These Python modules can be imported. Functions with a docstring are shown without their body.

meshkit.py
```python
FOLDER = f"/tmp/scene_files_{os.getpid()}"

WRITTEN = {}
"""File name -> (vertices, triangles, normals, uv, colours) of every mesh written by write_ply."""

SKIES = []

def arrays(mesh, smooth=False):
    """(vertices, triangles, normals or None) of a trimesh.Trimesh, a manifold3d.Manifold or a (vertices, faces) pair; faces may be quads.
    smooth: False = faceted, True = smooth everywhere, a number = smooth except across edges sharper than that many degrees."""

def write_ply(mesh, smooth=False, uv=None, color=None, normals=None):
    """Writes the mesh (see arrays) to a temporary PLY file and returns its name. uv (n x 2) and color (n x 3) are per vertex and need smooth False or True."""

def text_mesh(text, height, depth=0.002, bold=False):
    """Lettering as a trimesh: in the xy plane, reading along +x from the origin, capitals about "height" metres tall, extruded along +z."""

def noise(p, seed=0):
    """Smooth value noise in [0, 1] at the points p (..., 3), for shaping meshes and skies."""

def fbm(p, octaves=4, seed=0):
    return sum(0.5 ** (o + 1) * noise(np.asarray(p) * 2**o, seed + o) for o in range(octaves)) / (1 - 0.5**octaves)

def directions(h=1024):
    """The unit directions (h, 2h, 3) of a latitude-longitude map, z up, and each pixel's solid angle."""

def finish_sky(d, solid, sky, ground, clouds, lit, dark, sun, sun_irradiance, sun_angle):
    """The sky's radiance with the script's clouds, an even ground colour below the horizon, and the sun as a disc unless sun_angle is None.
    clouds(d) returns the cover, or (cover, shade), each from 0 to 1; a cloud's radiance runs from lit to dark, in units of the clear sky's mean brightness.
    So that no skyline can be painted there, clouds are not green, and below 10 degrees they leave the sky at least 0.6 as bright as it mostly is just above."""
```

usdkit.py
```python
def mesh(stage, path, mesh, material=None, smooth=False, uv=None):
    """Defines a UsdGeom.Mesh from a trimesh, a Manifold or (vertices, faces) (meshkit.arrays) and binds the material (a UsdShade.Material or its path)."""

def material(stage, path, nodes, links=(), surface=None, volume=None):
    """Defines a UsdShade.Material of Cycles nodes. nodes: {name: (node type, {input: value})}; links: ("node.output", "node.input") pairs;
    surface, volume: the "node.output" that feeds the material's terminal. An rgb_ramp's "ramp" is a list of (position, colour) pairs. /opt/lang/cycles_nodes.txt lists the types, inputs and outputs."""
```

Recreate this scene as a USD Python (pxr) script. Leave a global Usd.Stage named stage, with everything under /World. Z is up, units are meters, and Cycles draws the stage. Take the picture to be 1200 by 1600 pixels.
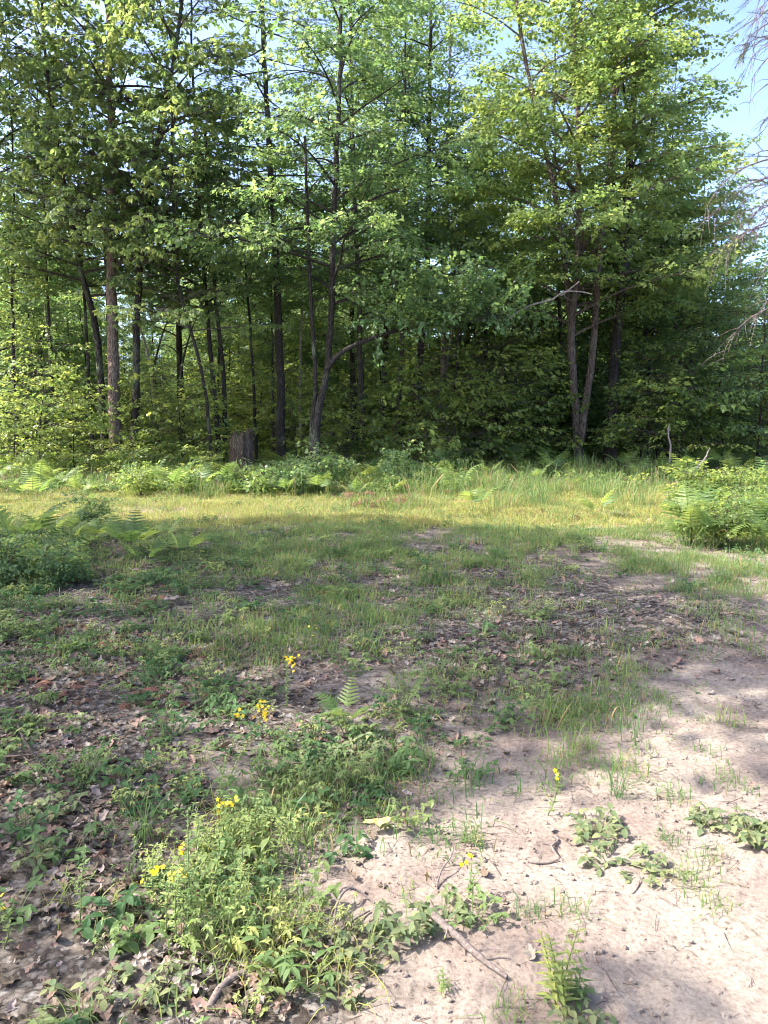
import math, random
import numpy as np
import usdkit, meshkit
from scipy.spatial.transform import Rotation as R
from pxr import Usd, UsdGeom, UsdLux, UsdShade, Sdf, Gf, Vt

random.seed(7)
stage = Usd.Stage.CreateInMemory()
UsdGeom.SetStageUpAxis(stage, UsdGeom.Tokens.z)
UsdGeom.SetStageMetersPerUnit(stage, 1.0)
UsdGeom.Xform.Define(stage, '/World')
UsdGeom.Scope.Define(stage, '/World/Looks')
PI = math.pi

# ------------------------------------------------------------------ camera, sky, sun, exposure
EYE, FPX, HORIZON = 1.6, 1231.0, 640.0
PITCH = math.atan((800 - HORIZON) / FPX)
EXPOSURE = 2.6
SUN_EL = math.radians(47)
sun_xy = np.array([-0.99, -0.10]); sun_xy /= np.linalg.norm(sun_xy)
SUN = np.array([*(sun_xy * math.cos(SUN_EL)), math.sin(SUN_EL)])
SKY_STRENGTH, SUN_INTENSITY = 0.15, 0.68

cam = UsdGeom.Camera.Define(stage, '/World/camera')
cam.CreateHorizontalApertureAttr(24.0)
cam.CreateFocalLengthAttr(24.0 * FPX / 1200)
cam.CreateFStopAttr(0.0)
cam.CreateExposureAttr(EXPOSURE)
cam.AddTranslateOp().Set((0, 0, EYE))
cam.AddRotateXOp().Set(90 - math.degrees(PITCH))

dome = UsdLux.DomeLight.Define(stage, '/World/sky')
dome.CreateIntensityAttr(1.0)
sky_m = usdkit.material(stage, '/World/Looks/sky', {
    's': ('sky_texture', {'sky_type': 'single_scattering', 'sun_disc': False, 'sun_elevation': SUN_EL,
                          'sun_rotation': math.atan2(SUN[0], SUN[1]), 'air_density': 0.42, 'aerosol_density': 2.3, 'ozone_density': 2.0}),
    'b': ('background_shader', {'strength': SKY_STRENGTH})}, [('s.color', 'b.color')], surface='b.background')
UsdShade.MaterialBindingAPI.Apply(dome.GetPrim()).Bind(sky_m)
dome.GetPrim().SetCustomDataByKey('kind', 'structure')

sun = UsdLux.DistantLight.Define(stage, '/World/sun')
sun.CreateIntensityAttr(SUN_INTENSITY); sun.CreateAngleAttr(0.53); sun.CreateNormalizeAttr(True)
sun.CreateColorAttr(Gf.Vec3f(1.0, 0.96, 0.89))
zx = SUN; xx = np.cross([0, 0, 1.0], zx); xx /= np.linalg.norm(xx); yx = np.cross(zx, xx)
sun.AddTransformOp().Set(Gf.Matrix4d(*[float(v) for v in (*xx, 0, *yx, 0, *zx, 0, 0, 0, 0, 1)]))

# ------------------------------------------------------------------ pixels of the photograph to points of the place
FWD = np.array([0, math.cos(PITCH), -math.sin(PITCH)]); UPV = np.array([0, math.sin(PITCH), math.cos(PITCH)])
CAM = np.array([0, 0, EYE])
def ray(px, py):
    px, py = np.asarray(px, float), np.asarray(py, float)
    return ((px - 600) / FPX)[..., None] * np.array([1.0, 0, 0]) + ((800 - py) / FPX)[..., None] * UPV + FWD
def on_ground(px, py):
    d = ray(px, py); t = EYE / -d[..., 2]
    return CAM + d * t[..., None]
def at(px, py, y):
    d = ray(px, py); return CAM + d * (y / d[..., 1])[..., None]
def pixel(p):
    q = np.asarray(p, float) - CAM
    z = q @ FWD
    return 600 + FPX * q[..., 0] / z, 800 - FPX * (q @ UPV) / z, z

def gz(x, y):
    x, y = np.asarray(x, float), np.asarray(y, float)
    p = np.stack([x, y, 0 * x], -1)
    near = np.clip((y - 1) / 3, 0.25, 1)
    return (0.16 * (meshkit.fbm(p * 0.45, 3, 3) - 0.5) + 0.05 * (meshkit.fbm(p * 1.9 + 7, 3, 5) - 0.5)) * near + 0.5 * (meshkit.fbm(p * 0.06, 2, 11) - 0.5) * np.clip((y - 18) / 25, 0, 1)

# ------------------------------------------------------------------ ground cover as it lies in the photograph
ROWS = [760, 800, 830, 870, 910, 950, 1000, 1050, 1100, 1150, 1200, 1250, 1300, 1350, 1400, 1450, 1500, 1600]
GRASS = np.array([[float(v) for v in r.split()] for r in '''
.7 .8 .8 .7 .6 .5 .7 .8 .9 .9 .8 .7 .7
.8 .7 .5 .6 .8 .6 .8 .9 .9 .9 .8 .9 .9
.5 .4 .3 .2 .4 .7 .8 .9 .9 .9 .8 .9 .9
.3 .3 .3 .3 .6 .9 .9 .9 .9 .7 .7 .8 .8
.2 .2 .3 .3 .6 .7 .7 .8 .7 .5 .8 .8 .7
.2 .2 .2 .3 .5 .5 .6 .4 .2 .25 .6 .5 .2
.2 .3 .3 .4 .5 .4 .3 .2 .15 .3 .5 .3 .2
.2 .2 .2 .3 .4 .3 .3 .6 .7 .7 .4 .15 .1
.1 .1 .1 .2 .3 .4 .5 .6 .7 .7 .5 .3 .3
.1 .1 .1 .2 .3 .5 .5 .5 .5 .8 .4 .1 .2
.1 .1 .2 .2 .2 .6 .6 .6 .3 .2 .15 .06 .06
.1 .1 .2 .3 .4 .7 .5 .3 .1 .05 .06 .06 .06
.1 .1 .2 .5 .6 .6 .3 .2 .05 .05 .06 .06 .03
.1 .1 .2 .6 .7 .4 .1 .05 .03 .03 .06 .04 .03
.1 .1 .2 .7 .7 .3 .05 .03 .03 .03 .03 .03 .03
.15 .1 .2 .5 .4 .1 .1 .05 .02 .02 .02 .02 .02
.2 .1 .1 .2 .2 .1 .1 .05 0 .02 0 .02 0
.2 .1 .2 .1 .1 .1 .1 .05 0 .05 0 .02 0'''.strip().split('\n')])
BROAD = np.array([[float(v) for v in r.split()] for r in '''
.4 .5 .4 .3 .1 .1 .2 .2 .2 .2 .3 .4 .4
.4 .4 .4 .2 .1 .1 .1 .2 .2 .2 .1 .2 .3
.8 .8 .7 .3 .2 .2 .2 .2 .2 .1 .1 .1 .2
.9 .9 .7 .4 .3 .3 .3 .3 .2 .2 .1 .1 .1
.9 .8 .6 .5 .4 .4 .3 .2 .1 .1 .1 .1 0
.8 .7 .6 .5 .5 .4 .3 .3 .1 0 0 0 0
.8 .8 .8 .7 .6 .4 .4 .3 .1 0 0 0 0
.8 .7 .5 .5 .5 .6 .3 .2 .2 .1 0 0 0
.6 .4 .3 .6 .4 .5 .5 .3 .2 .1 0 0 0
.3 .2 .2 .5 .3 .7 .7 .3 .2 .1 0 0 0
.4 .5 .8 .3 .1 .8 .8 .3 .05 0 0 0 0
.6 .5 .6 .4 .4 .8 .7 .1 0 0 0 0 0
.6 .5 .4 .6 .7 .8 .3 .05 0 0 0 0 0
.5 .4 .3 .6 .7 .4 .05 0 0 0 0 0 0
.5 .3 .5 .6 .6 .2 .05 0 0 0 0 0 0
.6 .5 .6 .5 .4 .2 .2 .1 0 0 0 0 0
.6 .7 .6 .4 .2 .3 .2 .1 0 0 0 0 0
.7 .8 .7 .5 .2 .2 .05 0 0 0 0 0 0'''.strip().split('\n')])
DARK = np.array([[float(v) for v in r.split()] for r in '''
.4 .4 .4 .4 .4 .4 .4 .4 .4 .4 .4 .4 .4
.2 .2 .2 .2 .3 .3 .2 .2 .2 .2 .2 .2 .2
.6 .6 .7 .8 .7 .6 .5 .4 .3 .3 .3 .3 .3
.8 .8 .8 .8 .7 .6 .6 .5 .5 .4 .4 .3 .3
.8 .8 .8 .8 .7 .6 .6 .6 .7 .6 .4 .3 .3
.9 .8 .8 .8 .7 .6 .7 .8 .9 .9 .7 .6 .5
.9 .8 .8 .7 .6 .5 .7 .8 .8 .7 .6 .5 .4
.8 .8 .6 .6 .6 .5 .4 .5 .6 .5 .4 .3 .3
.9 .8 .5 .6 .7 .6 .5 .5 .4 .4 .3 .2 .2
1 .9 .7 .5 .7 .6 .5 .5 .3 .2 .2 .2 .2
1 1 .8 .6 .1 .5 .5 .3 .2 .15 .1 .1 .2
.9 .9 .8 .7 .3 .5 .5 .2 .15 .1 .1 .1 .1
.8 .9 .9 .6 .5 .5 .2 .15 .1 .1 .1 .1 .1
.7 .8 .9 .6 .5 .4 .1 .15 .1 .05 .05 .05 .05
.6 .7 .9 .6 .5 .3 .15 .2 .1 .05 .05 .05 .05
.5 .6 .7 .6 .6 .5 .3 .2 .1 .05 .05 .05 .05
.7 .6 .6 .7 .7 .6 .4 .15 .05 .05 .05 .05 .05
.8 .6 .6 .7 .7 .5 .2 .1 .05 .05 .05 .05 .05'''.strip().split('\n')])
SHADE_ROWS = [806, 826, 850, 880, 910, 950, 980, 1020, 1060, 1100, 1150, 1200, 1240, 1300, 1350, 1400, 1500, 1560, 1600]
SHADE = np.array([[float(v) for v in r.split()] for r in '''
0 0 0 0 0 0 0 0 0 0 0 0 0
.2 .6 .8 .8 1 1 .6 .3 0 0 0 0 0
1 1 1 1 1 1 1 1 .9 .6 0 0 0
1 1 1 1 1 1 1 1 1 1 .4 0 0
1 1 1 1 1 1 1 1 1 1 1 .6 0
1 1 1 1 1 1 1 1 1 1 1 1 .3
1 1 1 1 1 1 1 1 1 1 1 1 .8
1 1 1 1 1 1 1 1 1 1 1 .5 .3
1 1 1 1 1 1 1 1 1 1 .6 .2 .3
1 1 1 1 1 1 1 1 1 .8 .5 .5 .3
1 1 1 1 1 .9 .8 .9 .7 .5 .2 0 .2
1 1 1 1 .4 .5 .5 .8 .6 .3 .1 .6 .8
1 1 1 .9 .7 .2 .3 .8 .7 .2 0 .1 .2
.8 .9 .9 .4 .2 .1 .1 .3 .1 0 0 0 0
.5 .5 .4 .15 .1 .1 0 0 0 0 0 0 0
.3 .5 .3 .1 0 0 0 0 0 0 0 0 0
.3 .2 .1 0 0 0 0 0 0 .4 .1 0 0
.4 .25 .1 0 0 0 0 0 0 .9 1 .4 0
.5 .3 .1 0 0 0 0 0 0 1 1 .8 0'''.strip().split('\n')])
def cover(table, x, y, rows=ROWS):
    """The table's value at ground points (x, y)."""
    px, py, z = pixel(np.stack([x, y, 0 * x], -1))
    r = np.clip(np.interp(py, rows, np.arange(len(rows))), 0, len(rows) - 1.001)
    c = np.clip(px / 100, 0, 11.999)
    i, j = r.astype(int), c.astype(int); a, b = r - i, c - j
    return (table[i, j] * (1 - a) * (1 - b) + table[i + 1, j] * a * (1 - b) + table[i, j + 1] * (1 - a) * b + table[i + 1, j + 1] * a * b)

# ------------------------------------------------------------------ helpers
used = {}
def numbered(parent, name):
    k = used.get((parent, name), 0); used[(parent, name)] = k + 1
    return f'{parent}/{name}' + (f'_{k:03d}' if k else '')
def tag(prim, label=None, cat=None, group=None, kind=None):
    prim = prim.GetPrim() if hasattr(prim, 'GetPrim') else prim
    for k, v in (('label', label), ('category', cat), ('group', group), ('kind', kind)):
        if v: prim.SetCustomDataByKey(k, v)
    return prim
def thing(name, label=None, cat=None, group=None, loc=(0, 0, 0), rz=0, scale=1, kind=None, tilt=None):
    x = UsdGeom.Xform.Define(stage, numbered('/World', name))
    x.AddTranslateOp().Set(Gf.Vec3d(*map(float, loc)))
    if tilt is not None: x.AddRotateXYZOp().Set(Gf.Vec3f(float(tilt[0]), float(tilt[1]), math.degrees(rz)))
    else: x.AddRotateZOp().Set(math.degrees(rz))
    if np.ndim(scale) or scale != 1: x.AddScaleOp().Set(Gf.Vec3f(*map(float, np.broadcast_to(scale, 3))))
    return tag(x, label, cat, group, kind)
def part(parent, name, mesh, mat, smooth=False, label=None, kind=None):
    p = parent if isinstance(parent, str) else str(parent.GetPath())
    m = usdkit.mesh(stage, numbered(p, name), mesh, mat, smooth)
    tag(m, label, None, None, kind)
    return m.GetPrim()
class_root = stage.CreateClassPrim('/World/sources')
def source(name):
    return UsdGeom.Xform.Define(stage, numbered('/World/sources', name)).GetPrim()
def copy_of(src, name, label, cat, group, loc, rz=0, scale=1, tilt=None):
    t = thing(name, label, cat, group, loc, rz, scale, tilt=tilt)
    t.GetReferences().AddInternalReference(src.GetPath()); t.SetInstanceable(True)
    return t
def quats(mats):
    q = R.from_matrix(mats).as_quat()
    return Vt.QuathArray([Gf.Quath(float(w), float(x), float(y), float(z)) for x, y, z, w in q])
def scatter(path, sources, pos, mats, scales, idx=None, rng=None, kind='stuff'):
    """A PointInstancer whose prototypes are its own children."""
    pi = UsdGeom.PointInstancer.Define(stage, path)
    n = len(pos)
    for k, s in enumerate(sources):
        c = UsdGeom.Xform.Define(stage, f'{path}/spray_{k:03d}').GetPrim()
        c.GetReferences().AddInternalReference(s.GetPath())
        pi.GetPrototypesRel().AddTarget(c.GetPath())
    if idx is None: idx = (rng or np.random.default_rng(1)).integers(0, len(sources), n)
    pi.CreateProtoIndicesAttr(Vt.IntArray.FromNumpy(np.asarray(idx, np.int32)))
    pi.CreatePositionsAttr(Vt.Vec3fArray.FromNumpy(np.asarray(pos, np.float32)))
    pi.CreateOrientationsAttr(quats(mats))
    s = np.asarray(scales, np.float32)
    if s.ndim == 1: s = np.repeat(s[:, None], 3, 1)
    pi.CreateScalesAttr(Vt.Vec3fArray.FromNumpy(np.ascontiguousarray(s)))
    if kind: pi.GetPrim().SetCustomDataByKey('kind', kind)
    return pi.GetPrim()
def frames(direction, up_tilt, rng):
    """Rotation matrices whose x axis follows direction and whose z axis is near up, tilted at random."""
    x = direction / np.linalg.norm(direction, axis=1, keepdims=True)
    u = np.array([0, 0, 1.0]) + rng.normal(0, up_tilt, (len(x), 3))
    z = u - (u * x).sum(1, keepdims=True) * x; z /= np.linalg.norm(z, axis=1, keepdims=True)
    return np.stack([x, np.cross(z, x), z], -1)
def rz_frames(n, rng, tilt=0.12):
    return (R.from_euler('z', rng.uniform(0, 2 * PI, n)[:, None]) if False else R.from_euler('zxy', np.stack([rng.uniform(0, 2 * PI, n), rng.normal(0, tilt, n), rng.normal(0, tilt, n)], 1))).as_matrix()

class MB:
    def __init__(s): s.v, s.f, s.n = [], [], 0
    def add(s, v, f):
        v = np.asarray(v, float); f = np.asarray(f, int)
        if f.shape[1] == 4: f = np.vstack([f[:, [0, 1, 2]], f[:, [0, 2, 3]]])
        s.v.append(v); s.f.append(f + s.n); s.n += len(v)
    def tube(s, p, r, sides=5, rough=0.0, rng=None, cap=True):
        p = np.asarray(p, float); t = np.gradient(p, axis=0); t /= np.linalg.norm(t, axis=1, keepdims=True) + 1e-9
        a = np.cross(t, np.where(np.abs(t[:, 2:]) < 0.85, [0, 0, 1.0], [1.0, 0, 0])); a /= np.linalg.norm(a, axis=1, keepdims=True)
        b = np.cross(t, a); g = np.arange(sides) * 2 * PI / sides
        rr = np.broadcast_to(np.asarray(r, float), (len(p),))[:, None] * np.ones(sides)
        if rough and rng is not None: rr = rr * (1 + rng.normal(0, rough, rr.shape))
        v = p[:, None] + rr[..., None] * (np.cos(g)[None, :, None] * a[:, None] + np.sin(g)[None, :, None] * b[:, None])
        i, j = np.meshgrid(np.arange(len(p) - 1), np.arange(sides), indexing='ij')
        f = np.stack([i * sides + j, i * sides + (j + 1) % sides, (i + 1) * sides + (j + 1) % sides, (i + 1) * sides + j], -1).reshape(-1, 4)
        s.add(v.reshape(-1, 3), f)
        if cap:
            for k, flip in ((0, 1), (len(p) - 1, 0)):
                q = np.vstack([v[k], p[k][None]]); m = sides
                tri = [[j, (j + 1) % m, m] for j in range(m)]
                s.add(q, [t_[::-1] for t_ in tri] if flip else tri)
    def leaf(s, base, d, up, L, W, fold=0.25, bend=0.15, shape=((0.0, 0.06), (0.3, 1.0), (0.7, 0.75)), droop=None):
        """A leaf blade folded along its midrib: rows of (along, half width) and a tip."""
        base = np.asarray(base, float); d = d / np.linalg.norm(d); side = np.cross(up, d); side /= np.linalg.norm(side) + 1e-9
        n = np.cross(d, side); v, f = [], []
        for (a, w) in shape:
            m = base + d * L * a - n * bend * L * a * a
            v += [m + side * W * .5 * w + n * fold * W * .5 * w, m, m - side * W * .5 * w + n * fold * W * .5 * w]
        v.append(base + d * L - n * bend * L); k = len(shape)
        for i in range(k - 1):
            a = 3 * i
            f += [[a, a + 1, a + 4], [a, a + 4, a + 3], [a + 1, a + 2, a + 5], [a + 1, a + 5, a + 4]]
        a = 3 * (k - 1); f += [[a, a + 1, a + 3], [a + 1, a + 2, a + 3]]
        s.add(v, f)
    def out(s): return np.vstack(s.v), np.vstack(s.f)
    @property
    def empty(s): return not s.v

COLUMNS = [(-900, 'past the left edge'), (0, 'near the left edge'), (75, 'left of the trunk trio'), (150, 'at the trunk trio'), (215, 'just right of the trunk trio'), (262, 'midway from trunk trio to stump'), (312, 'just left of the stump'), (357, 'at the stump'), (402, 'right beside the stump'),
           (428, 'at the near black trunk'), (462, 'at the forked maple'), (525, 'right of the forked maple'), (582, 'at the thin central trunks'), (636, 'at the central leaning trunk'), (672, 'at the reddish trunk'), (715, 'right of the reddish trunk'), (770, 'midway from reddish trunk to twin maple'),
           (825, 'just left of the twin maple'), (880, 'at the twin maple'), (938, 'at the thick dark trunk'), (985, 'right of the thick dark trunk'), (1030, 'at the white bare pole'), (1075, 'right of the white bare pole'), (1130, 'below the right pine'), (1200, 'past the right edge')]
def where(x, y, ranks=None):
    px = float(pixel(np.array([x, y, 0.0]))[0]); w = [t for c, t in COLUMNS if px >= c][-1]
    if ranks is None: return w
    return w + ', ' + ('front rank', 'middle rank', 'rear rank')[int(np.searchsorted(ranks, y))]

# ------------------------------------------------------------------ materials
def leaf_look(name, col, trans, tw=0.4, rough=0.42, var=0.45, hue=0.025, spec=0.4):
    return usdkit.material(stage, '/World/Looks/' + name, {
        'oi': ('object_info', {}), 'geo': ('geometry', {}),
        'sum': ('math', {'math_type': 'add'}), 'half': ('math', {'math_type': 'multiply', 'value2': 0.5}),
        'val': ('map_range', {'to_min': 1 - var, 'to_max': 1 + var}), 'hue': ('map_range', {'to_min': 0.5 + hue, 'to_max': 0.5 - hue}),
        'c': ('hsv', {'color': col}), 't': ('hsv', {'color': trans}),
        'p': ('principled_bsdf', {'roughness': rough, 'specular_ior_level': spec}), 'tr': ('translucent_bsdf', {}), 'm': ('mix_closure', {'fac': tw})},
        [('oi.random', 'sum.value1'), ('geo.random_per_island', 'sum.value2'), ('sum.value', 'half.value1'),
         ('half.value', 'val.value'), ('oi.random', 'hue.value'), ('val.result', 'c.value'), ('hue.result', 'c.hue'), ('val.result', 't.value'), ('hue.result', 't.hue'),
         ('c.color', 'p.base_color'), ('t.color', 'tr.color'), ('p.BSDF', 'm.closure1'), ('tr.BSDF', 'm.closure2')], surface='m.closure')
M = {}
M['maple'] = leaf_look('maple_leaf', (0.125, 0.19, 0.055), (0.46, 0.60, 0.14), 0.5)
M['maple_deep'] = leaf_look('maple_leaf_deep', (0.09, 0.155, 0.06), (0.34, 0.50, 0.14), 0.5)
M['oak'] = leaf_look('oak_leaf', (0.115, 0.175, 0.065), (0.44, 0.57, 0.15), 0.5, rough=0.36, spec=0.5)
M['pine'] = leaf_look('pine_needle', (0.07, 0.11, 0.035), (0.14, 0.19, 0.04), 0.3)
M['under'] = leaf_look('understory_leaf', (0.13, 0.19, 0.05), (0.48, 0.60, 0.12), 0.5)
M['fern'] = leaf_look('fern_leaf', (0.13, 0.20, 0.055), (0.38, 0.50, 0.10), 0.45, rough=0.5)
M['fern_dead'] = leaf_look('rusty_fern_leaf', (0.15, 0.075, 0.04), (0.15, 0.08, 0.03), 0.15, rough=0.8)
M['grass'] = leaf_look('grass_blade', (0.125, 0.20, 0.06), (0.31, 0.43, 0.10), 0.4, rough=0.5, hue=0.035)
M['sunlit_tint_grass'] = leaf_look('sunlit_tinted_grass_blade', (0.32, 0.345, 0.095), (0.52, 0.54, 0.13), 0.4, rough=0.6, hue=0.03)  # grass with the brightness of sunlight put into its colour
M['dry_grass'] = leaf_look('dry_grass_blade', (0.36, 0.26, 0.12), (0.3, 0.22, 0.1), 0.3, rough=0.7, hue=0.02)
M['broad'] = leaf_look('ground_cover_leaf', (0.115, 0.195, 0.07), (0.32, 0.47, 0.12), 0.42, rough=0.65, spec=0.25, hue=0.05, var=0.6)
M['wort'] = leaf_look('herb_leaf', (0.22, 0.29, 0.09), (0.46, 0.55, 0.13), 0.4, rough=0.55, hue=0.04)
M['dusty'] = leaf_look('dusty_bramble_leaf', (0.15, 0.185, 0.08), (0.32, 0.40, 0.12), 0.3, rough=0.8, hue=0.04)
M['petal'] = leaf_look('yellow_petal', (0.78, 0.55, 0.01), (0.7, 0.5, 0.01), 0.3, var=0.3, hue=0.02)
M['dead'] = leaf_look('dry_oak_leaf', (0.22, 0.152, 0.105), (0.2, 0.12, 0.06), 0.12, rough=0.75, var=0.65, hue=0.03)
M['dead_pale'] = leaf_look('bleached_leaf', (0.29, 0.24, 0.20), (0.3, 0.22, 0.15), 0.12, rough=0.75, var=0.45, hue=0.03)
M['yellow_leaf'] = leaf_look('yellowed_leaf', (0.5, 0.45, 0.14), (0.4, 0.36, 0.1), 0.2, var=0.1)

def bark(name, dark, light, scale=1.0, lichen=0.0):
    return usdkit.material(stage, '/World/Looks/' + name, {
        'g': ('geometry', {}), 'm': ('mapping', {'scale': (9 * scale, 9 * scale, 3.2 * scale)}),
        'n': ('noise_texture', {'scale': 3.0, 'detail': 6.0, 'roughness': 0.65, 'distortion': 0.4}),
        'v': ('voronoi_texture', {'scale': 2.2, 'feature': 'distance_to_edge'}),
        'r': ('rgb_ramp', {'ramp': [(0.3, dark), (0.52, tuple(0.5 * (a + b) for a, b in zip(dark, light))), (0.72, light)]}),
        'ln': ('noise_texture', {'scale': 1.7, 'detail': 4.0}), 'lr': ('map_range', {'from_min': 0.52, 'from_max': 0.68, 'to_min': 0.0, 'to_max': lichen}),
        'mx': ('mix_color', {'b': (0.16, 0.19, 0.12)}),
        'vm': ('map_range', {'from_min': 0.0, 'from_max': 0.18, 'to_min': 0.0, 'to_max': 0.6}),
        'add': ('math', {'math_type': 'add'}), 'b': ('bump', {'strength': 0.9, 'distance': 0.03}),
        'p': ('principled_bsdf', {'roughness': 0.9, 'specular_ior_level': 0.2})},
        [('g.position', 'm.vector'), ('m.vector', 'n.vector'), ('m.vector', 'v.vector'), ('n.fac', 'r.fac'), ('g.position', 'ln.vector'), ('ln.fac', 'lr.value'),
         ('lr.result', 'mx.fac'), ('r.color', 'mx.a'), ('mx.result', 'p.base_color'), ('v.distance', 'vm.value'), ('vm.result', 'add.value1'), ('n.fac', 'add.value2'),
         ('add.value', 'b.height'), ('b.normal', 'p.normal')], surface='p.BSDF')
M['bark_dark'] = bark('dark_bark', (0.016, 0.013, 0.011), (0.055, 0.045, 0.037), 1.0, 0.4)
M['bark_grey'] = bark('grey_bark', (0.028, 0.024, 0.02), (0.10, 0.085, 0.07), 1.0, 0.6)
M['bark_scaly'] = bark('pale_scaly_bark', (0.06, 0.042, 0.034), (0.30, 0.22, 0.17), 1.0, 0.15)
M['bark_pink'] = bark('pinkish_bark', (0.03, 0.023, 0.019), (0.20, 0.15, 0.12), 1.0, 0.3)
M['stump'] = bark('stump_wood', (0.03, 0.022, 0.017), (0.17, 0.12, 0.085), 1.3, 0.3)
M['twig'] = bark('twig_bark', (0.05, 0.04, 0.032), (0.15, 0.12, 0.10), 2.0)
M['dead_wood'] = bark('dead_wood', (0.16, 0.13, 0.115), (0.42, 0.37, 0.33), 2.5)
M['mauve_twig'] = bark('bare_twig', (0.10, 0.075, 0.075), (0.22, 0.17, 0.17), 2.0)
M['stick'] = usdkit.material(stage, '/World/Looks/weathered_stick', {
    'g': ('geometry', {}), 'n': ('noise_texture', {'scale': 90.0, 'detail': 5.0, 'roughness': 0.7}), 'r': ('rgb_ramp', {'ramp': [(0.3, (0.07, 0.052, 0.042)), (0.55, (0.17, 0.135, 0.115)), (0.75, (0.29, 0.245, 0.215))]}),
    'b': ('bump', {'strength': 0.6, 'distance': 0.004}), 'p': ('principled_bsdf', {'roughness': 0.9, 'specular_ior_level': 0.2})},
    [('g.position', 'n.vector'), ('n.fac', 'r.fac'), ('r.color', 'p.base_color'), ('n.fac', 'b.height'), ('b.normal', 'p.normal')], surface='p.BSDF')
M['stem'] = usdkit.material(stage, '/World/Looks/green_stem', {'p': ('principled_bsdf', {'base_color': (0.11, 0.13, 0.04), 'roughness': 0.6})}, surface='p.BSDF')
M['bits'] = leaf_look('plant_debris', (0.13, 0.095, 0.07), (0.1, 0.07, 0.05), 0.05, rough=0.9, var=0.7)

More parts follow.
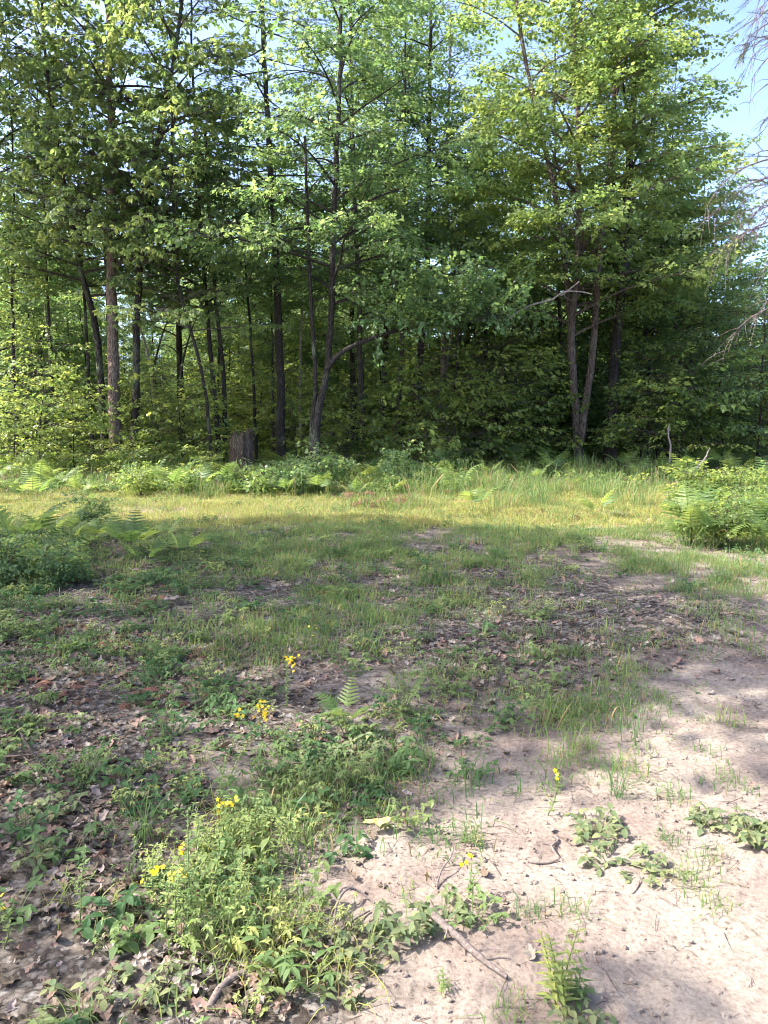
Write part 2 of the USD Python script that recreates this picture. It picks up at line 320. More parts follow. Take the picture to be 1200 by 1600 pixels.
ground_m = usdkit.material(stage, '/World/Looks/ground', {
    'g': ('geometry', {}), 'a': ('attribute', {'attribute': 'soil'}),
    'n1': ('noise_texture', {'scale': 1.7, 'detail': 5.0, 'roughness': 0.6}), 'n2': ('noise_texture', {'scale': 55.0, 'detail': 5.0, 'roughness': 0.7}),
    'n3': ('noise_texture', {'scale': 7.0, 'detail': 6.0, 'roughness': 0.65}),
    'sand': ('rgb_ramp', {'ramp': [(0.30, (0.15, 0.112, 0.095)), (0.45, (0.21, 0.167, 0.138)), (0.60, (0.262, 0.22, 0.178))]}),
    'grain': ('rgb_ramp', {'ramp': [(0.30, (0.30, 0.27, 0.25)), (0.42, (0.80, 0.78, 0.77)), (0.6, (1.08, 1.07, 1.05))]}),
    'sg': ('mix_color', {'blend_type': 'multiply', 'fac': 1.0}),
    'wob': ('noise_texture', {'scale': 14.0, 'detail': 3.0}), 'wm': ('mix_vector', {'fac': 0.12}),
    'v': ('voronoi_texture', {'scale': 38.0}), 'vs': ('separate_color', {}),
    'lit': ('rgb_ramp', {'ramp': [(0.0, (0.05, 0.039, 0.031)), (0.35, (0.105, 0.084, 0.067)), (0.65, (0.165, 0.138, 0.114)), (0.88, (0.215, 0.187, 0.16)), (1.0, (0.26, 0.235, 0.21))]}),
    'edge': ('map_range', {'from_min': 0.0, 'from_max': 0.75, 'to_min': 1.05, 'to_max': 0.35}),
    'le': ('mix_color', {'blend_type': 'multiply', 'fac': 1.0}), 'ec': ('combine_color', {}),
    'k1': ('math', {'math_type': 'add'}), 'k2': ('map_range', {'from_min': 0.72, 'from_max': 1.12}),
    'mx': ('mix_color', {}),
    'h': ('math', {'math_type': 'multiply_add', 'value2': 0.35}), 'b': ('bump', {'strength': 0.8, 'distance': 0.02}),
    'p': ('principled_bsdf', {'roughness': 0.95, 'specular_ior_level': 0.15})},
    [('g.position', 'n1.vector'), ('g.position', 'n2.vector'), ('g.position', 'n3.vector'), ('n1.fac', 'sand.fac'), ('n2.fac', 'grain.fac'),
     ('sand.color', 'sg.a'), ('grain.color', 'sg.b'), ('g.position', 'wob.vector'), ('g.position', 'wm.a'), ('wob.color', 'wm.b'), ('wm.result', 'v.vector'),
     ('v.color', 'vs.color'), ('vs.r', 'lit.fac'), ('v.distance', 'edge.value'), ('edge.result', 'ec.r'), ('edge.result', 'ec.g'), ('edge.result', 'ec.b'),
     ('lit.color', 'le.a'), ('ec.color', 'le.b'), ('a.fac', 'k1.value1'), ('n3.fac', 'k1.value2'), ('k1.value', 'k2.value'), ('k2.result', 'mx.fac'),
     ('sg.result', 'mx.a'), ('le.result', 'mx.b'), ('mx.result', 'p.base_color'), ('n2.fac', 'h.value1'), ('n3.fac', 'h.value3'), ('h.value', 'b.height'), ('b.normal', 'p.normal')], surface='p.BSDF')

# ------------------------------------------------------------------ the ground
def build_ground():
    ys = np.concatenate([np.linspace(-60, 0.4, 16), 0.4 + np.cumsum(np.geomspace(0.018, 0.5, 260))])
    ys = np.concatenate([ys, np.linspace(ys[-1] + 3, 400, 30)])
    u = np.linspace(-1, 1, 361)
    X = []
    for y in ys:
        w = max(1.4, 0.62 * y + 0.5)
        X.append(np.where(np.abs(u) < 0.9, u / 0.9 * w, np.sign(u) * (w + ((np.abs(u) - 0.9) / 0.1) ** 2 * (350 - w))))
    X = np.array(X); Y = np.repeat(ys[:, None], len(u), 1)
    Z = gz(X, Y) + np.where((Y > 0.5) & (Y < 12), 0.022 * (meshkit.fbm(np.stack([X, Y, 0 * X], -1) * 7, 3, 21) - 0.5) + 0.014 * (meshkit.fbm(np.stack([X, Y, 0 * X], -1) * 28, 2, 31) - 0.5), 0)
    rg = np.random.default_rng(4)
    for k in range(150):
        gx, gy = rg.uniform(-.5, 3.2), rg.uniform(1.6, 6.0); a = rg.uniform(0, 3.1); l, w = rg.uniform(.05, .16), rg.uniform(.03, .06)
        near = (np.abs(X - gx) < .5) & (np.abs(Y - gy) < .5); dx, dy = X[near] - gx, Y[near] - gy; u_, v_ = dx * math.cos(a) + dy * math.sin(a), -dx * math.sin(a) + dy * math.cos(a); q = np.sqrt((u_ / l) ** 2 + (v_ / w) ** 2)
        Z[near] += rg.uniform(.3, 1) * (-.016 * np.exp(-q ** 4) + .007 * np.exp(-((q - 1.25) / .3) ** 2))
    n, m = X.shape
    i, j = np.meshgrid(np.arange(n - 1), np.arange(m - 1), indexing='ij')
    f = np.stack([i * m + j, i * m + j + 1, (i + 1) * m + j + 1, (i + 1) * m + j], -1).reshape(-1, 4)
    v = np.stack([X, Y, Z], -1).reshape(-1, 3)
    g = usdkit.mesh(stage, '/World/ground', (v, f), ground_m, True)
    d = np.where(Y > 0.6, cover(DARK, X, np.maximum(Y, 0.6)), 0.1)
    UsdGeom.PrimvarsAPI(g).CreatePrimvar('soil', Sdf.ValueTypeNames.FloatArray, 'vertex').Set(Vt.FloatArray.FromNumpy(d.astype(np.float32).ravel()))
    tag(g, 'sandy clearing floor with leaf litter towards the trees', None, None, 'structure')
build_ground()

# ------------------------------------------------------------------ leaf sprays, the sources of every crown
def spray_maple(rng, mat, n=36, size=0.09):
    s = source('leaf_spray'); b, tw = MB(), MB()
    L = 0.62
    pts = np.array([[L * t, 0.05 * math.sin(3 * t), -0.10 * t * t] for t in np.linspace(0, 1, 4)]); tw.tube(pts, np.linspace(0.006, 0.002, 4), 3, cap=False)
    for k in range(n):
        t = (k + 0.6) / n; sd = 1 if k % 2 else -1
        off = sd * rng.uniform(0.02, 0.26) * (1 - 0.45 * t)
        p = np.array([L * t * 1.05, off, -0.10 * t * t - 0.04 * abs(off) / 0.2 + rng.normal(0, 0.035)])
        d = np.array([0.6 + rng.normal(0, .3), sd * rng.uniform(0.3, 1.1), rng.normal(-0.25, 0.25)])
        z = size * rng.uniform(0.5, 1.3)
        b.leaf(p, d, np.array([rng.normal(0, .45), rng.normal(0, .45), 1.0]), z, z * rng.uniform(.75, 1.0), fold=rng.uniform(-.1, .5), bend=rng.uniform(0, .5), shape=((0.0, 0.25), (0.38, 1.0)))
    part(s, 'leaves', b.out(), mat); part(s, 'twig', tw.out(), M['twig'])
    return s
def spray_oak(rng, mat):
    s = source('leaf_spray'); b, tw = MB(), MB()
    ends = [(0.34, 0.0, 0.0), (0.2, 0.2, 0.02), (0.2, -0.2, -0.02), (0.52, 0.12, -0.05), (0.5, -0.14, -0.07)]
    for e in ends:
        e = np.array(e) + rng.normal(0, 0.03, 3); tw.tube([np.zeros(3), e * 0.55 + [0.05, 0, 0.03], e], [0.006, 0.004, 0.002], 3, cap=False)
        for k in range(8):
            a = k * .8 + rng.uniform(0, .5)
            d = np.array([math.cos(a) + 0.4, math.sin(a), rng.normal(-0.35, 0.3)])
            z = 0.118 * rng.uniform(0.55, 1.3)
            b.leaf(e, d, np.array([rng.normal(0, .3), rng.normal(0, .3), 1.0]), z, z * 0.52, fold=.25, bend=rng.uniform(.1, .5), shape=((0.0, 0.15), (0.3, 0.7), (0.65, 1.0)))
    part(s, 'leaves', b.out(), mat); part(s, 'twig', tw.out(), M['twig'])
    return s
def spray_pine(rng, mat):
    s = source('leaf_spray'); b, tw = MB(), MB()
    pts = np.array([[0.5 * t, 0, -0.03 * t] for t in np.linspace(0, 1, 4)]); tw.tube(pts, np.linspace(0.007, 0.003, 4), 3, cap=False)
    for k in range(70):
        t = rng.uniform(0.25, 1.0); p = np.array([0.5 * t, 0, -0.03 * t]); a = rng.uniform(0, 2 * PI)
        d = np.array([0.8 + rng.normal(0, .25), math.cos(a) * .9, math.sin(a) * .7 + .15]); d /= np.linalg.norm(d); L = rng.uniform(0.07, 0.12)
        w = np.cross(d, [0, 0, 1.0]) + rng.normal(0, .3, 3); w /= np.linalg.norm(w); w *= 0.0035
        b.add([p - w, p + w, p + d * L], [[0, 1, 2]])
    part(s, 'needles', b.out(), mat); part(s, 'twig', tw.out(), M['twig'])
    return s
rng = np.random.default_rng(11)
SP = {'maple': [spray_maple(rng, M['maple']) for _ in range(4)], 'deep': [spray_maple(rng, M['maple_deep']) for _ in range(4)],
      'oak': [spray_oak(rng, M['oak']) for _ in range(4)], 'pine': [spray_pine(rng, M['pine']) for _ in range(3)],
      'under': [spray_maple(rng, M['under'], 24, 0.088) for _ in range(4)]}

# ------------------------------------------------------------------ trees
def smooth_path(p, n):
    p = np.asarray(p, float); d = np.r_[0, np.cumsum(np.linalg.norm(np.diff(p, axis=0), axis=1))]
    from scipy.interpolate import PchipInterpolator
    return PchipInterpolator(d, p)(np.linspace(0, d[-1], n))
def trunk_mesh(path, r0, r1, rng, sides=11, flare=0.8):
    p = smooth_path(path, max(14, int(abs(path[-1][2] - path[0][2]) / 0.45)))
    h = p[:, 2] - p[0, 2]; t = np.linspace(0, 1, len(p))
    r = r0 * (1 - t) + r1 * t + flare * r0 * np.exp(-h / 0.28)
    p[1:-1, :2] += rng.normal(0, 0.012, (len(p) - 2, 2))
    b = MB(); b.tube(p, r, sides, 0.035, rng)
    return p, r, b
def grow(rng, p, r, z0, z1, n, length, elev, flatten, step=0.3, sub_len=1.0, tilt=0.25, jitter_az=0.5, az_of=None, droop=0.0):
    """Limbs along the stem p between the heights z0 and z1: (limb mesh, spray points, directions)."""
    b = MB(); P, D = [], []
    for i in range(n):
        f = (i + rng.uniform(0, .9)) / n; z = z0 + (z1 - z0) * f
        k = np.clip(np.searchsorted(p[:, 2], z), 1, len(p) - 1)
        w = (z - p[k - 1, 2]) / max(p[k, 2] - p[k - 1, 2], 1e-6); o = p[k - 1] * (1 - w) + p[k] * w
        az = i * 2.4 + rng.normal(0, jitter_az) if az_of is None else az_of(rng)
        L = length(f) * rng.uniform(0.7, 1.2); e = elev(f) + rng.normal(0, 0.12)
        K = 7; q = [o]; a = az
        for s in range(K):
            ee = e * (1 - flatten * s / K) - droop * (s / K) ** 2
            a += rng.normal(0, 0.10)
            q.append(q[-1] + L / K * np.array([math.cos(a) * math.cos(ee), math.sin(a) * math.cos(ee), math.sin(ee)]))
        q = np.array(q); rr = min(0.55 * np.interp(z, p[:, 2], r), 0.011 * L + 0.008)
        b.tube(q, np.linspace(rr, 0.006, K + 1), 5, cap=False)
        ns = max(2, int(L / 0.33))
        for j in range(ns):
            s = 0.22 + 0.78 * (j + rng.uniform(0, .8)) / ns
            x = s * K; m = min(int(x), K - 1); c = q[m] + (q[m + 1] - q[m]) * (x - m)
            d = q[m + 1] - q[m]; d /= np.linalg.norm(d)
            sd = 1 if j % 2 else -1; ang = sd * rng.uniform(0.6, 1.2)
            h = np.array([d[0] * math.cos(ang) - d[1] * math.sin(ang), d[0] * math.sin(ang) + d[1] * math.cos(ang), d[2] * 0.4 + rng.normal(0, .15) - droop * .3])
            h /= np.linalg.norm(h); ls = sub_len * (0.25 + 0.36 * L * (1.08 - s)) * rng.uniform(0.7, 1.25)
            tip = c + h * ls + [0, 0, -0.06 * ls]
            b.tube([c, c + h * ls * .55, tip], [0.008, 0.006, 0.003], 3, cap=False)
            m_ = max(1, int(ls / step))
            for t in range(m_):
                u = 0.3 + 0.7 * (t + rng.uniform(0, 1)) / m_
                P.append(c + h * ls * u + rng.normal(0, 0.05, 3)); y = rng.normal(0, .6)
                D.append([h[0] * math.cos(y) - h[1] * math.sin(y), h[0] * math.sin(y) + h[1] * math.cos(y), h[2] * .5 - droop * .3 + rng.normal(0, .15)])
        P.append(q[-1]); D.append(q[-1] - q[-2])
    return b, np.array(P).reshape(-1, 3), np.array(D).reshape(-1, 3)
def crown(root, kind, P, D, rng, scale=(0.7, 1.3), tilt=0.3, gaps=0.385):
    p = root if isinstance(root, str) else str(root.GetPath())
    P = np.asarray(P, float); D = np.asarray(D, float); c = meshkit.fbm(P * 0.85 + 31, 3, 17) + .1 * rng.normal(0, 1, len(P))
    k = c > gaps; P, D = P[k], D[k]
    return scatter(numbered(p, 'crown'), SP[kind], P, frames(np.asarray(D, float), tilt, rng), rng.uniform(*scale, len(P)), rng=rng)

FORMS = {  # limbs, length(f), elevation(f), flatten, lowest limb
    'maple': dict(n=46, length=lambda f: 2.9 * (1 - 0.6 * f), elev=lambda f: 0.42 + 0.5 * f, flatten=1.05, step=0.20),
    'oak': dict(n=42, length=lambda f: 2.6 * (1 - 0.45 * f), elev=lambda f: 0.2 + 0.5 * f, flatten=0.8, step=0.25),
    'pine': dict(n=60, length=lambda f: 2.4 * (1 - 0.7 * f), elev=lambda f: 0.05 + 0.25 * f, flatten=1.0, step=0.30),
}
def tree_at(name, label, kind, form, Y, pix, wpx, H, crown_base, bark_m, group=None, extra=None, seed=0, nscale=1.0, lscale=1.0, az_of=None):
    """A tree whose stem passes through the photograph's pixels pix at the distance Y (metres)."""
    rng = np.random.default_rng(100 + seed)
    pts = [at(px, py, Y) for px, py in pix]
    g = float(gz(pts[0][0], Y)); base = np.array([pts[0][0] - (pts[1][0] - pts[0][0]) * 0.1, Y, g - 0.12])
    pts = [base] + [q for q in pts if q[2] > g + 0.5]
    d = pts[-1] - pts[-2]; d /= np.linalg.norm(d); d = d * 0.5 + np.array([0, 0, .5]); d /= np.linalg.norm(d)
    if pts[-1][2] < H - 0.5: pts += [pts[-1] + d * (H - pts[-1][2]) * 0.5, pts[-1] + d * (H - pts[-1][2])]
    for k in range(1, len(pts)): pts[k] = pts[k] + np.array([0, rng.normal(0, 0.10), 0])
    r0 = .88 * wpx / FPX * Y / 2
    root = thing(name, label, 'tree', group, (base[0], base[1], g))
    o = np.array([base[0], base[1], g])
    p, r, b = trunk_mesh(np.array(pts) - o, r0, max(0.02, 0.18 * r0), rng)
    part(root, 'trunk', b.out(), bark_m, 35)
    F = FORMS[form]
    lb, P, D = grow(rng, p, r, crown_base, H * 0.98, int(F['n'] * nscale), lambda f: F['length'](f) * lscale, F['elev'], F['flatten'], F['step'], az_of=az_of, droop=0.15 if form == 'pine' else 0)
    stems = []
    for ex in extra or []:   # further stems and large branches: (name, pixels, first width, last width, limbs, length)
        q = [at(px, py, Y + ex.get('dy', 0)) - o for px, py in ex['pix']]
        if ex.get('up'):
            dd = q[-1] - q[-2]; dd = dd / np.linalg.norm(dd) * .5 + np.array([0, 0, .5]); q.append(q[-1] + dd / np.linalg.norm(dd) * ex['up'])
        if ex.get('root'): q[0] = np.array([q[0][0], 0.05, -0.1])
        q = smooth_path(q, 16)
        eb = MB(); er = np.linspace(ex['w0'] / FPX * Y / 2, ex['w1'] / FPX * Y / 2, len(q)); eb.tube(q, er, 9, 0.03, rng)
        part(root, ex['name'], eb.out(), ex.get('mat', bark_m), 35)
        if ex.get('n'):
            if ex.get('along'):
                b2, P2, D2 = limb_sprays(rng, q, ex['n'], ex['len'])
            else:
                b2, P2, D2 = grow(rng, q, er, ex.get('z0', crown_base), q[-1][2], ex['n'], lambda f: ex['len'] * (1 - .5 * f), F['elev'], F['flatten'], F['step'], az_of=az_of)
            if not b2.empty: lb.v.append(np.vstack(b2.v)); lb.f.append(np.vstack(b2.f) + lb.n); lb.n += b2.n
            if len(P2): P, D = np.vstack([P, P2]), np.vstack([D, D2])
    part(root, 'limbs', lb.out(), M['twig'] if form != 'maple' else bark_m, False, kind='stuff')
    crown(root, kind, P, D, rng, tilt=0.35 if form == 'oak' else 0.25)
    return root
def limb_sprays(rng, q, n, L):
    """Side shoots with leaves along a near level branch."""
    b = MB(); P, D = [], []
    for i in range(n):
        s = 0.35 + 0.65 * (i + rng.uniform(0, 1)) / n; x = s * (len(q) - 1); m = min(int(x), len(q) - 2); c = q[m] + (q[m + 1] - q[m]) * (x - m)
        a = rng.uniform(0, 2 * PI); h = np.array([math.cos(a) * .8, math.sin(a) * .8, rng.uniform(0.0, 0.9)]); ls = L * rng.uniform(.4, 1)
        b.tube([c, c + h * ls * .5, c + h * ls], [.01, .007, .003], 3, cap=False)
        for t in range(3):
            P.append(c + h * ls * rng.uniform(.4, 1.05)); D.append(h + rng.normal(0, .5, 3))
    return b, np.array(P), np.array(D)

TREES = [
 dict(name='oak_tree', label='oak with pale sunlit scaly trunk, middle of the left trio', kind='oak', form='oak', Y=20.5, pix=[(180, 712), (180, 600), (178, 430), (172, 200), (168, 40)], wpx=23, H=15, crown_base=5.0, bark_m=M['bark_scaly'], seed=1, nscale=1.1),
 dict(name='oak_tree', label='dark slim oak curving left beside the pale scaly trunk', kind='oak', form='oak', Y=20.9, pix=[(162, 712), (158, 640), (146, 520), (132, 450), (96, 250), (70, 60)], wpx=14, H=13, crown_base=4.4, bark_m=M['bark_dark'], seed=2, nscale=1.05),
 dict(name='oak_tree', label='dark oak leaning right, rightmost of the left trio', kind='oak', form='oak', Y=20.2, pix=[(208, 708), (211, 620), (217, 480), (238, 260), (282, 40)], wpx=15, H=15, crown_base=5.0, bark_m=M['bark_dark'], seed=3, nscale=1.1),
 dict(name='oak_sapling', label='thin leaning oak stem just left of the stump', kind='oak', form='oak', Y=19.4, pix=[(329, 708), (318, 600), (300, 520), (276, 430), (270, 300)], wpx=7, H=8.5, crown_base=3.4, bark_m=M['bark_dark'], seed=4, lscale=.75, nscale=.8),
 dict(name='cherry_tree', label='slim dark forked tree rising behind the stump', kind='deep', form='maple', Y=21.5, pix=[(341, 706), (336, 620), (322, 480), (312, 380), (304, 180)], wpx=9, H=13, crown_base=4.2, bark_m=M['bark_dark'], seed=5, nscale=.7, lscale=.8,
      extra=[dict(name='second_stem', pix=[(349, 704), (350, 600), (338, 480), (330, 380)], w0=8, w1=4, up=3, root=1, n=6, len=1.4)]),
 dict(name='pine_tree', label='straight near black trunk between stump and forked maple', kind='pine', form='pine', Y=21, pix=[(439, 712), (438, 620), (433, 450), (420, 220), (410, 20)], wpx=17, H=16, crown_base=5.2, bark_m=M['bark_dark'], seed=6),
 dict(name='maple_tree', label='forked maple with long branch arching to the right', kind='deep', form='maple', Y=18.5, pix=[(492, 716), (497, 660), (510, 580), (516, 500), (521, 380), (530, 120)], wpx=14, H=14, crown_base=4.0, bark_m=M['bark_dark'], seed=7,
      extra=[dict(name='arching_branch', pix=[(510, 578), (530, 553), (570, 533), (640, 512), (720, 502), (800, 497)], w0=8, w1=3, n=60, len=1.2, along=1, dy=-0.4),
             dict(name='second_stem', pix=[(486, 716), (488, 650), (494, 600), (490, 540), (484, 430)], w0=8, w1=4, up=3, root=1, n=8, len=1.3),
             dict(name='dead_fork', pix=[(796, 497), (830, 477), (862, 468), (885, 455), (925, 460)], w0=3.5, w1=1.6, mat=M['dead_wood'], dy=-0.7),
             dict(name='dead_fork', pix=[(876, 462), (890, 452), (905, 440)], w0=2.2, w1=1.2, mat=M['dead_wood'], dy=-0.7)]),
 dict(name='maple_tree', label='grey lichened trunk right of the forked maple', kind='deep', form='maple', Y=23, pix=[(566, 704), (563, 600), (560, 480), (552, 250)], wpx=12, H=14, crown_base=4.2, bark_m=M['bark_grey'], seed=8, nscale=.8),
 dict(name='pine_tree', label='dark straight trunk under the arching branch', kind='deep', form='maple', Y=25.5, pix=[(598, 698), (600, 600), (604, 480), (605, 250)], wpx=12, H=15, crown_base=4.4, bark_m=M['bark_dark'], seed=9, nscale=.8),
 dict(name='maple_tree', label='thin pale grey trunk between two darker trunks at centre', kind='deep', form='maple', Y=23.5, pix=[(619, 703), (623, 620), (629, 520), (632, 250)], wpx=10, H=13, crown_base=4.2, bark_m=M['bark_grey'], seed=10, nscale=.7),
 dict(name='oak_tree', label='dark trunk leaning right at the centre of the tree line', kind='deep', form='maple', Y=24, pix=[(646, 698), (653, 600), (664, 480), (668, 380), (672, 100)], wpx=14, H=16, crown_base=4.2, bark_m=M['bark_dark'], seed=11),
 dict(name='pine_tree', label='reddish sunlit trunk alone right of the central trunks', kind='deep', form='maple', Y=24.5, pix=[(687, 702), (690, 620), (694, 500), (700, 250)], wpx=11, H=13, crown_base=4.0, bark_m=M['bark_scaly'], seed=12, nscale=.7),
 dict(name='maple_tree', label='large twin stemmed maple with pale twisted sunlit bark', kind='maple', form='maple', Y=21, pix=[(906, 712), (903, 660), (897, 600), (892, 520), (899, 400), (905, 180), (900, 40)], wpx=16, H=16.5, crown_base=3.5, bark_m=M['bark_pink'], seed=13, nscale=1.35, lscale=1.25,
      extra=[dict(name='second_stem', pix=[(908, 690), (916, 620), (926, 560), (930, 500), (936, 400), (955, 250), (962, 100)], w0=12, w1=6, up=4, n=22, len=3.0, z0=4.6),
             dict(name='third_stem', pix=[(896, 560), (888, 470), (872, 330), (840, 180), (815, 60)], w0=9, w1=4, up=3, n=18, len=2.6, z0=4.4)]),
 dict(name='pine_tree', label='thick dark trunk right of the twin stemmed maple', kind='maple', form='maple', Y=21.4, pix=[(953, 712), (956, 640), (962, 540), (972, 440), (985, 250), (1000, 60)], wpx=21, H=16, crown_base=3.6, bark_m=M['bark_dark'], seed=14, lscale=1.1),
 dict(name='maple_tree', label='slender pale trunk close behind the twin maple', kind='maple', form='maple', Y=24, pix=[(878, 698), (878, 620), (875, 520), (868, 300)], wpx=8, H=13, crown_base=3.6, bark_m=M['bark_grey'], seed=15, nscale=.7),
 dict(name='maple_tree', label='grey trunk right of the thick dark trunk', kind='maple', form='maple', Y=25, pix=[(1000, 698), (1003, 620), (1008, 530), (1015, 330)], wpx=10, H=11.5, crown_base=2.8, bark_m=M['bark_grey'], seed=16, nscale=.9),
 dict(name='maple_tree', label='short dark trunk at right with low spreading boughs', kind='maple', form='maple', Y=24, pix=[(1043, 700), (1044, 640), (1050, 560), (1062, 420)], wpx=9, H=8.6, crown_base=2.2, bark_m=M['bark_dark'], seed=17, nscale=.9),
 dict(name='maple_tree', label='small leafy maple at the right end of the tree line', kind='under', form='maple', Y=27, pix=[(1120, 690), (1122, 620), (1128, 540)], wpx=8, H=7.0, crown_base=1.4, bark_m=M['bark_grey'], seed=18, nscale=.8),
 dict(name='oak_tree', label='oak at the left edge with bright yellow green boughs', kind='maple', form='maple', Y=22.5, pix=[(-30, 708), (-28, 560), (-20, 300), (0, 60)], wpx=16, H=14, crown_base=3.0, bark_m=M['bark_dark'], seed=19, lscale=1.1),
]
for t in TREES: tree_at(**t)

# ------------------------------------------------------------------ trees deeper in the wood: a few kinds, each copied
def wood_tree(seed, kind, form, H, crown_base, r0, bark_m, nscale=1.0, lscale=1.0):
    rng = np.random.default_rng(seed); s = source('wood_tree')
    k = rng.normal(0, .25, 2)
    p, r, b = trunk_mesh(np.array([[0, 0, -0.2], [k[0] * .3, k[1] * .3, H * .35], [k[0], k[1], H * .7], [k[0] * 1.2, k[1], H]]), r0, 0.15 * r0, rng, 8)
    part(s, 'trunk', b.out(), bark_m, 35)
    F = FORMS[form]
    lb, P, D = grow(rng, p, r, crown_base, H * .98, int(F['n'] * nscale), lambda f: F['length'](f) * lscale, F['elev'], F['flatten'], F['step'] * 1.1)
    part(s, 'limbs', lb.out(), M['twig'], kind='stuff')
    crown(s, kind, P, D, rng, scale=(0.9, 1.4))
    return s
WOOD = [wood_tree(31, 'deep', 'maple', 15, 4.0, .16, M['bark_dark']), wood_tree(32, 'maple', 'maple', 13, 3.0, .13, M['bark_grey']), wood_tree(33, 'oak', 'oak', 14, 3.5, .17, M['bark_dark']),
        wood_tree(34, 'deep', 'maple', 16, 5.0, .15, M['bark_grey'], .9, .9)]
SAP = [wood_tree(41, 'under', 'maple', 4.2, 0.5, .035, M['bark_dark'], .75, .62), wood_tree(42, 'under', 'maple', 6.2, 0.8, .05, M['bark_grey'], .8, .68), wood_tree(43, 'deep', 'maple', 5.0, 0.6, .045, M['bark_dark'], .75, .66), wood_tree(44, 'under', 'maple', 2.6, 0.25, .02, M['bark_dark'], .5, .46)]
WOOD.append(wood_tree(35, 'deep', 'maple', 11, 4.5, .055, M['bark_dark'], .45, .6))
WOOD_LABEL = ['dark trunked tree deep in the wood', 'lighter green tree deep in the wood', 'dark oak tree deep in the wood', 'tall grey tree deep in the wood']
SAP_LABEL = ['leafy bright green sapling in the understory', 'tall layered light green sapling', 'dark green bushy sapling', 'low bright green seedling bush']
def place_wood():
    rng = np.random.default_rng(5); taken = []
    def free(x, y, d): return all((x - a) ** 2 + (y - b) ** 2 > d * d for a, b in taken)
    k = 0
    for t in range(4000):
        if k >= 66: break
        y = 25.5 + 40 * rng.uniform() ** 1.3; x = rng.uniform(-0.6 * y - 3, 0.50 * y)
        lane = y - x * SUN[1] / SUN[0]
        if (x > 0.33 * y and y < 42) or (27.5 < lane < 36 and rng.uniform() < .85) or 48 < lane < 53 or y < 26.5: continue
        if not free(x, y, 2.2): continue
        taken.append((x, y)); i = int(rng.choice([0, 1, 2, 3], p=[.35, .25, .2, .2]))
        copy_of(WOOD[i], 'wood_tree', WOOD_LABEL[i] + ', seen ' + where(x, y), 'tree', WOOD_LABEL[i].replace('tree deep', 'trees deep'), (x, y, float(gz(x, y))), rng.uniform(0, 6.28), rng.uniform(.66, .9)); k += 1
    taken.clear(); k = 0
    for t in range(900):
        if k >= 30: break
        y = rng.uniform(21.5, 36); x = rng.uniform(-.5 * y, .5 * y)
        if not free(x, y, 1.0): continue
        taken.append((x, y)); k += 1
        copy_of(WOOD[4], 'young_tree', 'slim young dark stemmed tree ' + where(x, y, (25, 30)), 'tree', 'slim young trees among the first trunks', (x, y, float(gz(x, y))), rng.uniform(0, 6.28), rng.uniform(.7, 1.15))
    for px, Y, i, sc in ((285, 20.5, 3, 1.0), (60, 18.5, 0, .75), (115, 19, 3, .8), (745, 21.5, 3, 1.3), (770, 22.5, 0, .8), (820, 22, 3, 1.0), (1080, 21.5, 2, .8), (1130, 21, 0, 1.0), (1185, 20, 2, .9), (990, 24.5, 3, .9), (720, 26, 0, 1.0), (400, 26, 0, .8), (20, 20, 3, 1.1), (705, 20.5, 3, 1.2), (668, 21.5, 3, 1.0), (540, 20.5, 3, .85), (850, 22.5, 0, .7), (1012, 20.5, 0, .72), (1060, 20, 3, 1.2), (464, 22.5, 3, 1.0), (252, 21, 0, .62), (1000, 22.5, 2, .7), (780, 20.5, 3, 1.1), (870, 24, 2, .8)):
        q = at(px, 712, Y); copy_of(SAP[i], 'sapling', SAP_LABEL[i].replace(' in the understory', '') + ' between first trunks' + ' ' + where(q[0], Y), 'sapling', 'saplings standing between the first trunks', (q[0], Y, float(gz(q[0], Y))), px * .7, sc)
    taken.clear(); k = 0
    for t in range(6000):
        if k >= 165: break
        y = 20.5 + 29 * rng.uniform() ** 1.15; x = rng.uniform(-0.56 * y - 2, 0.54 * y)
        px, py, _ = pixel(np.array([x, y, 0.]))
        if not free(x, y, 1.1): continue
        i = int(rng.choice([0, 1, 2, 3], p=[.3, .2, .25, .25]))
        if y < 25 and (i != 3 or rng.uniform() < .75): continue
        taken.append((x, y))
        copy_of(SAP[i], 'sapling', SAP_LABEL[i] + ' ' + where(x, y, (25, 34)), 'sapling', 'saplings of the kind: ' + SAP_LABEL[i], (x, y, float(gz(x, y))), rng.uniform(0, 6.28), rng.uniform(.8, 1.25)); k += 1
place_wood()

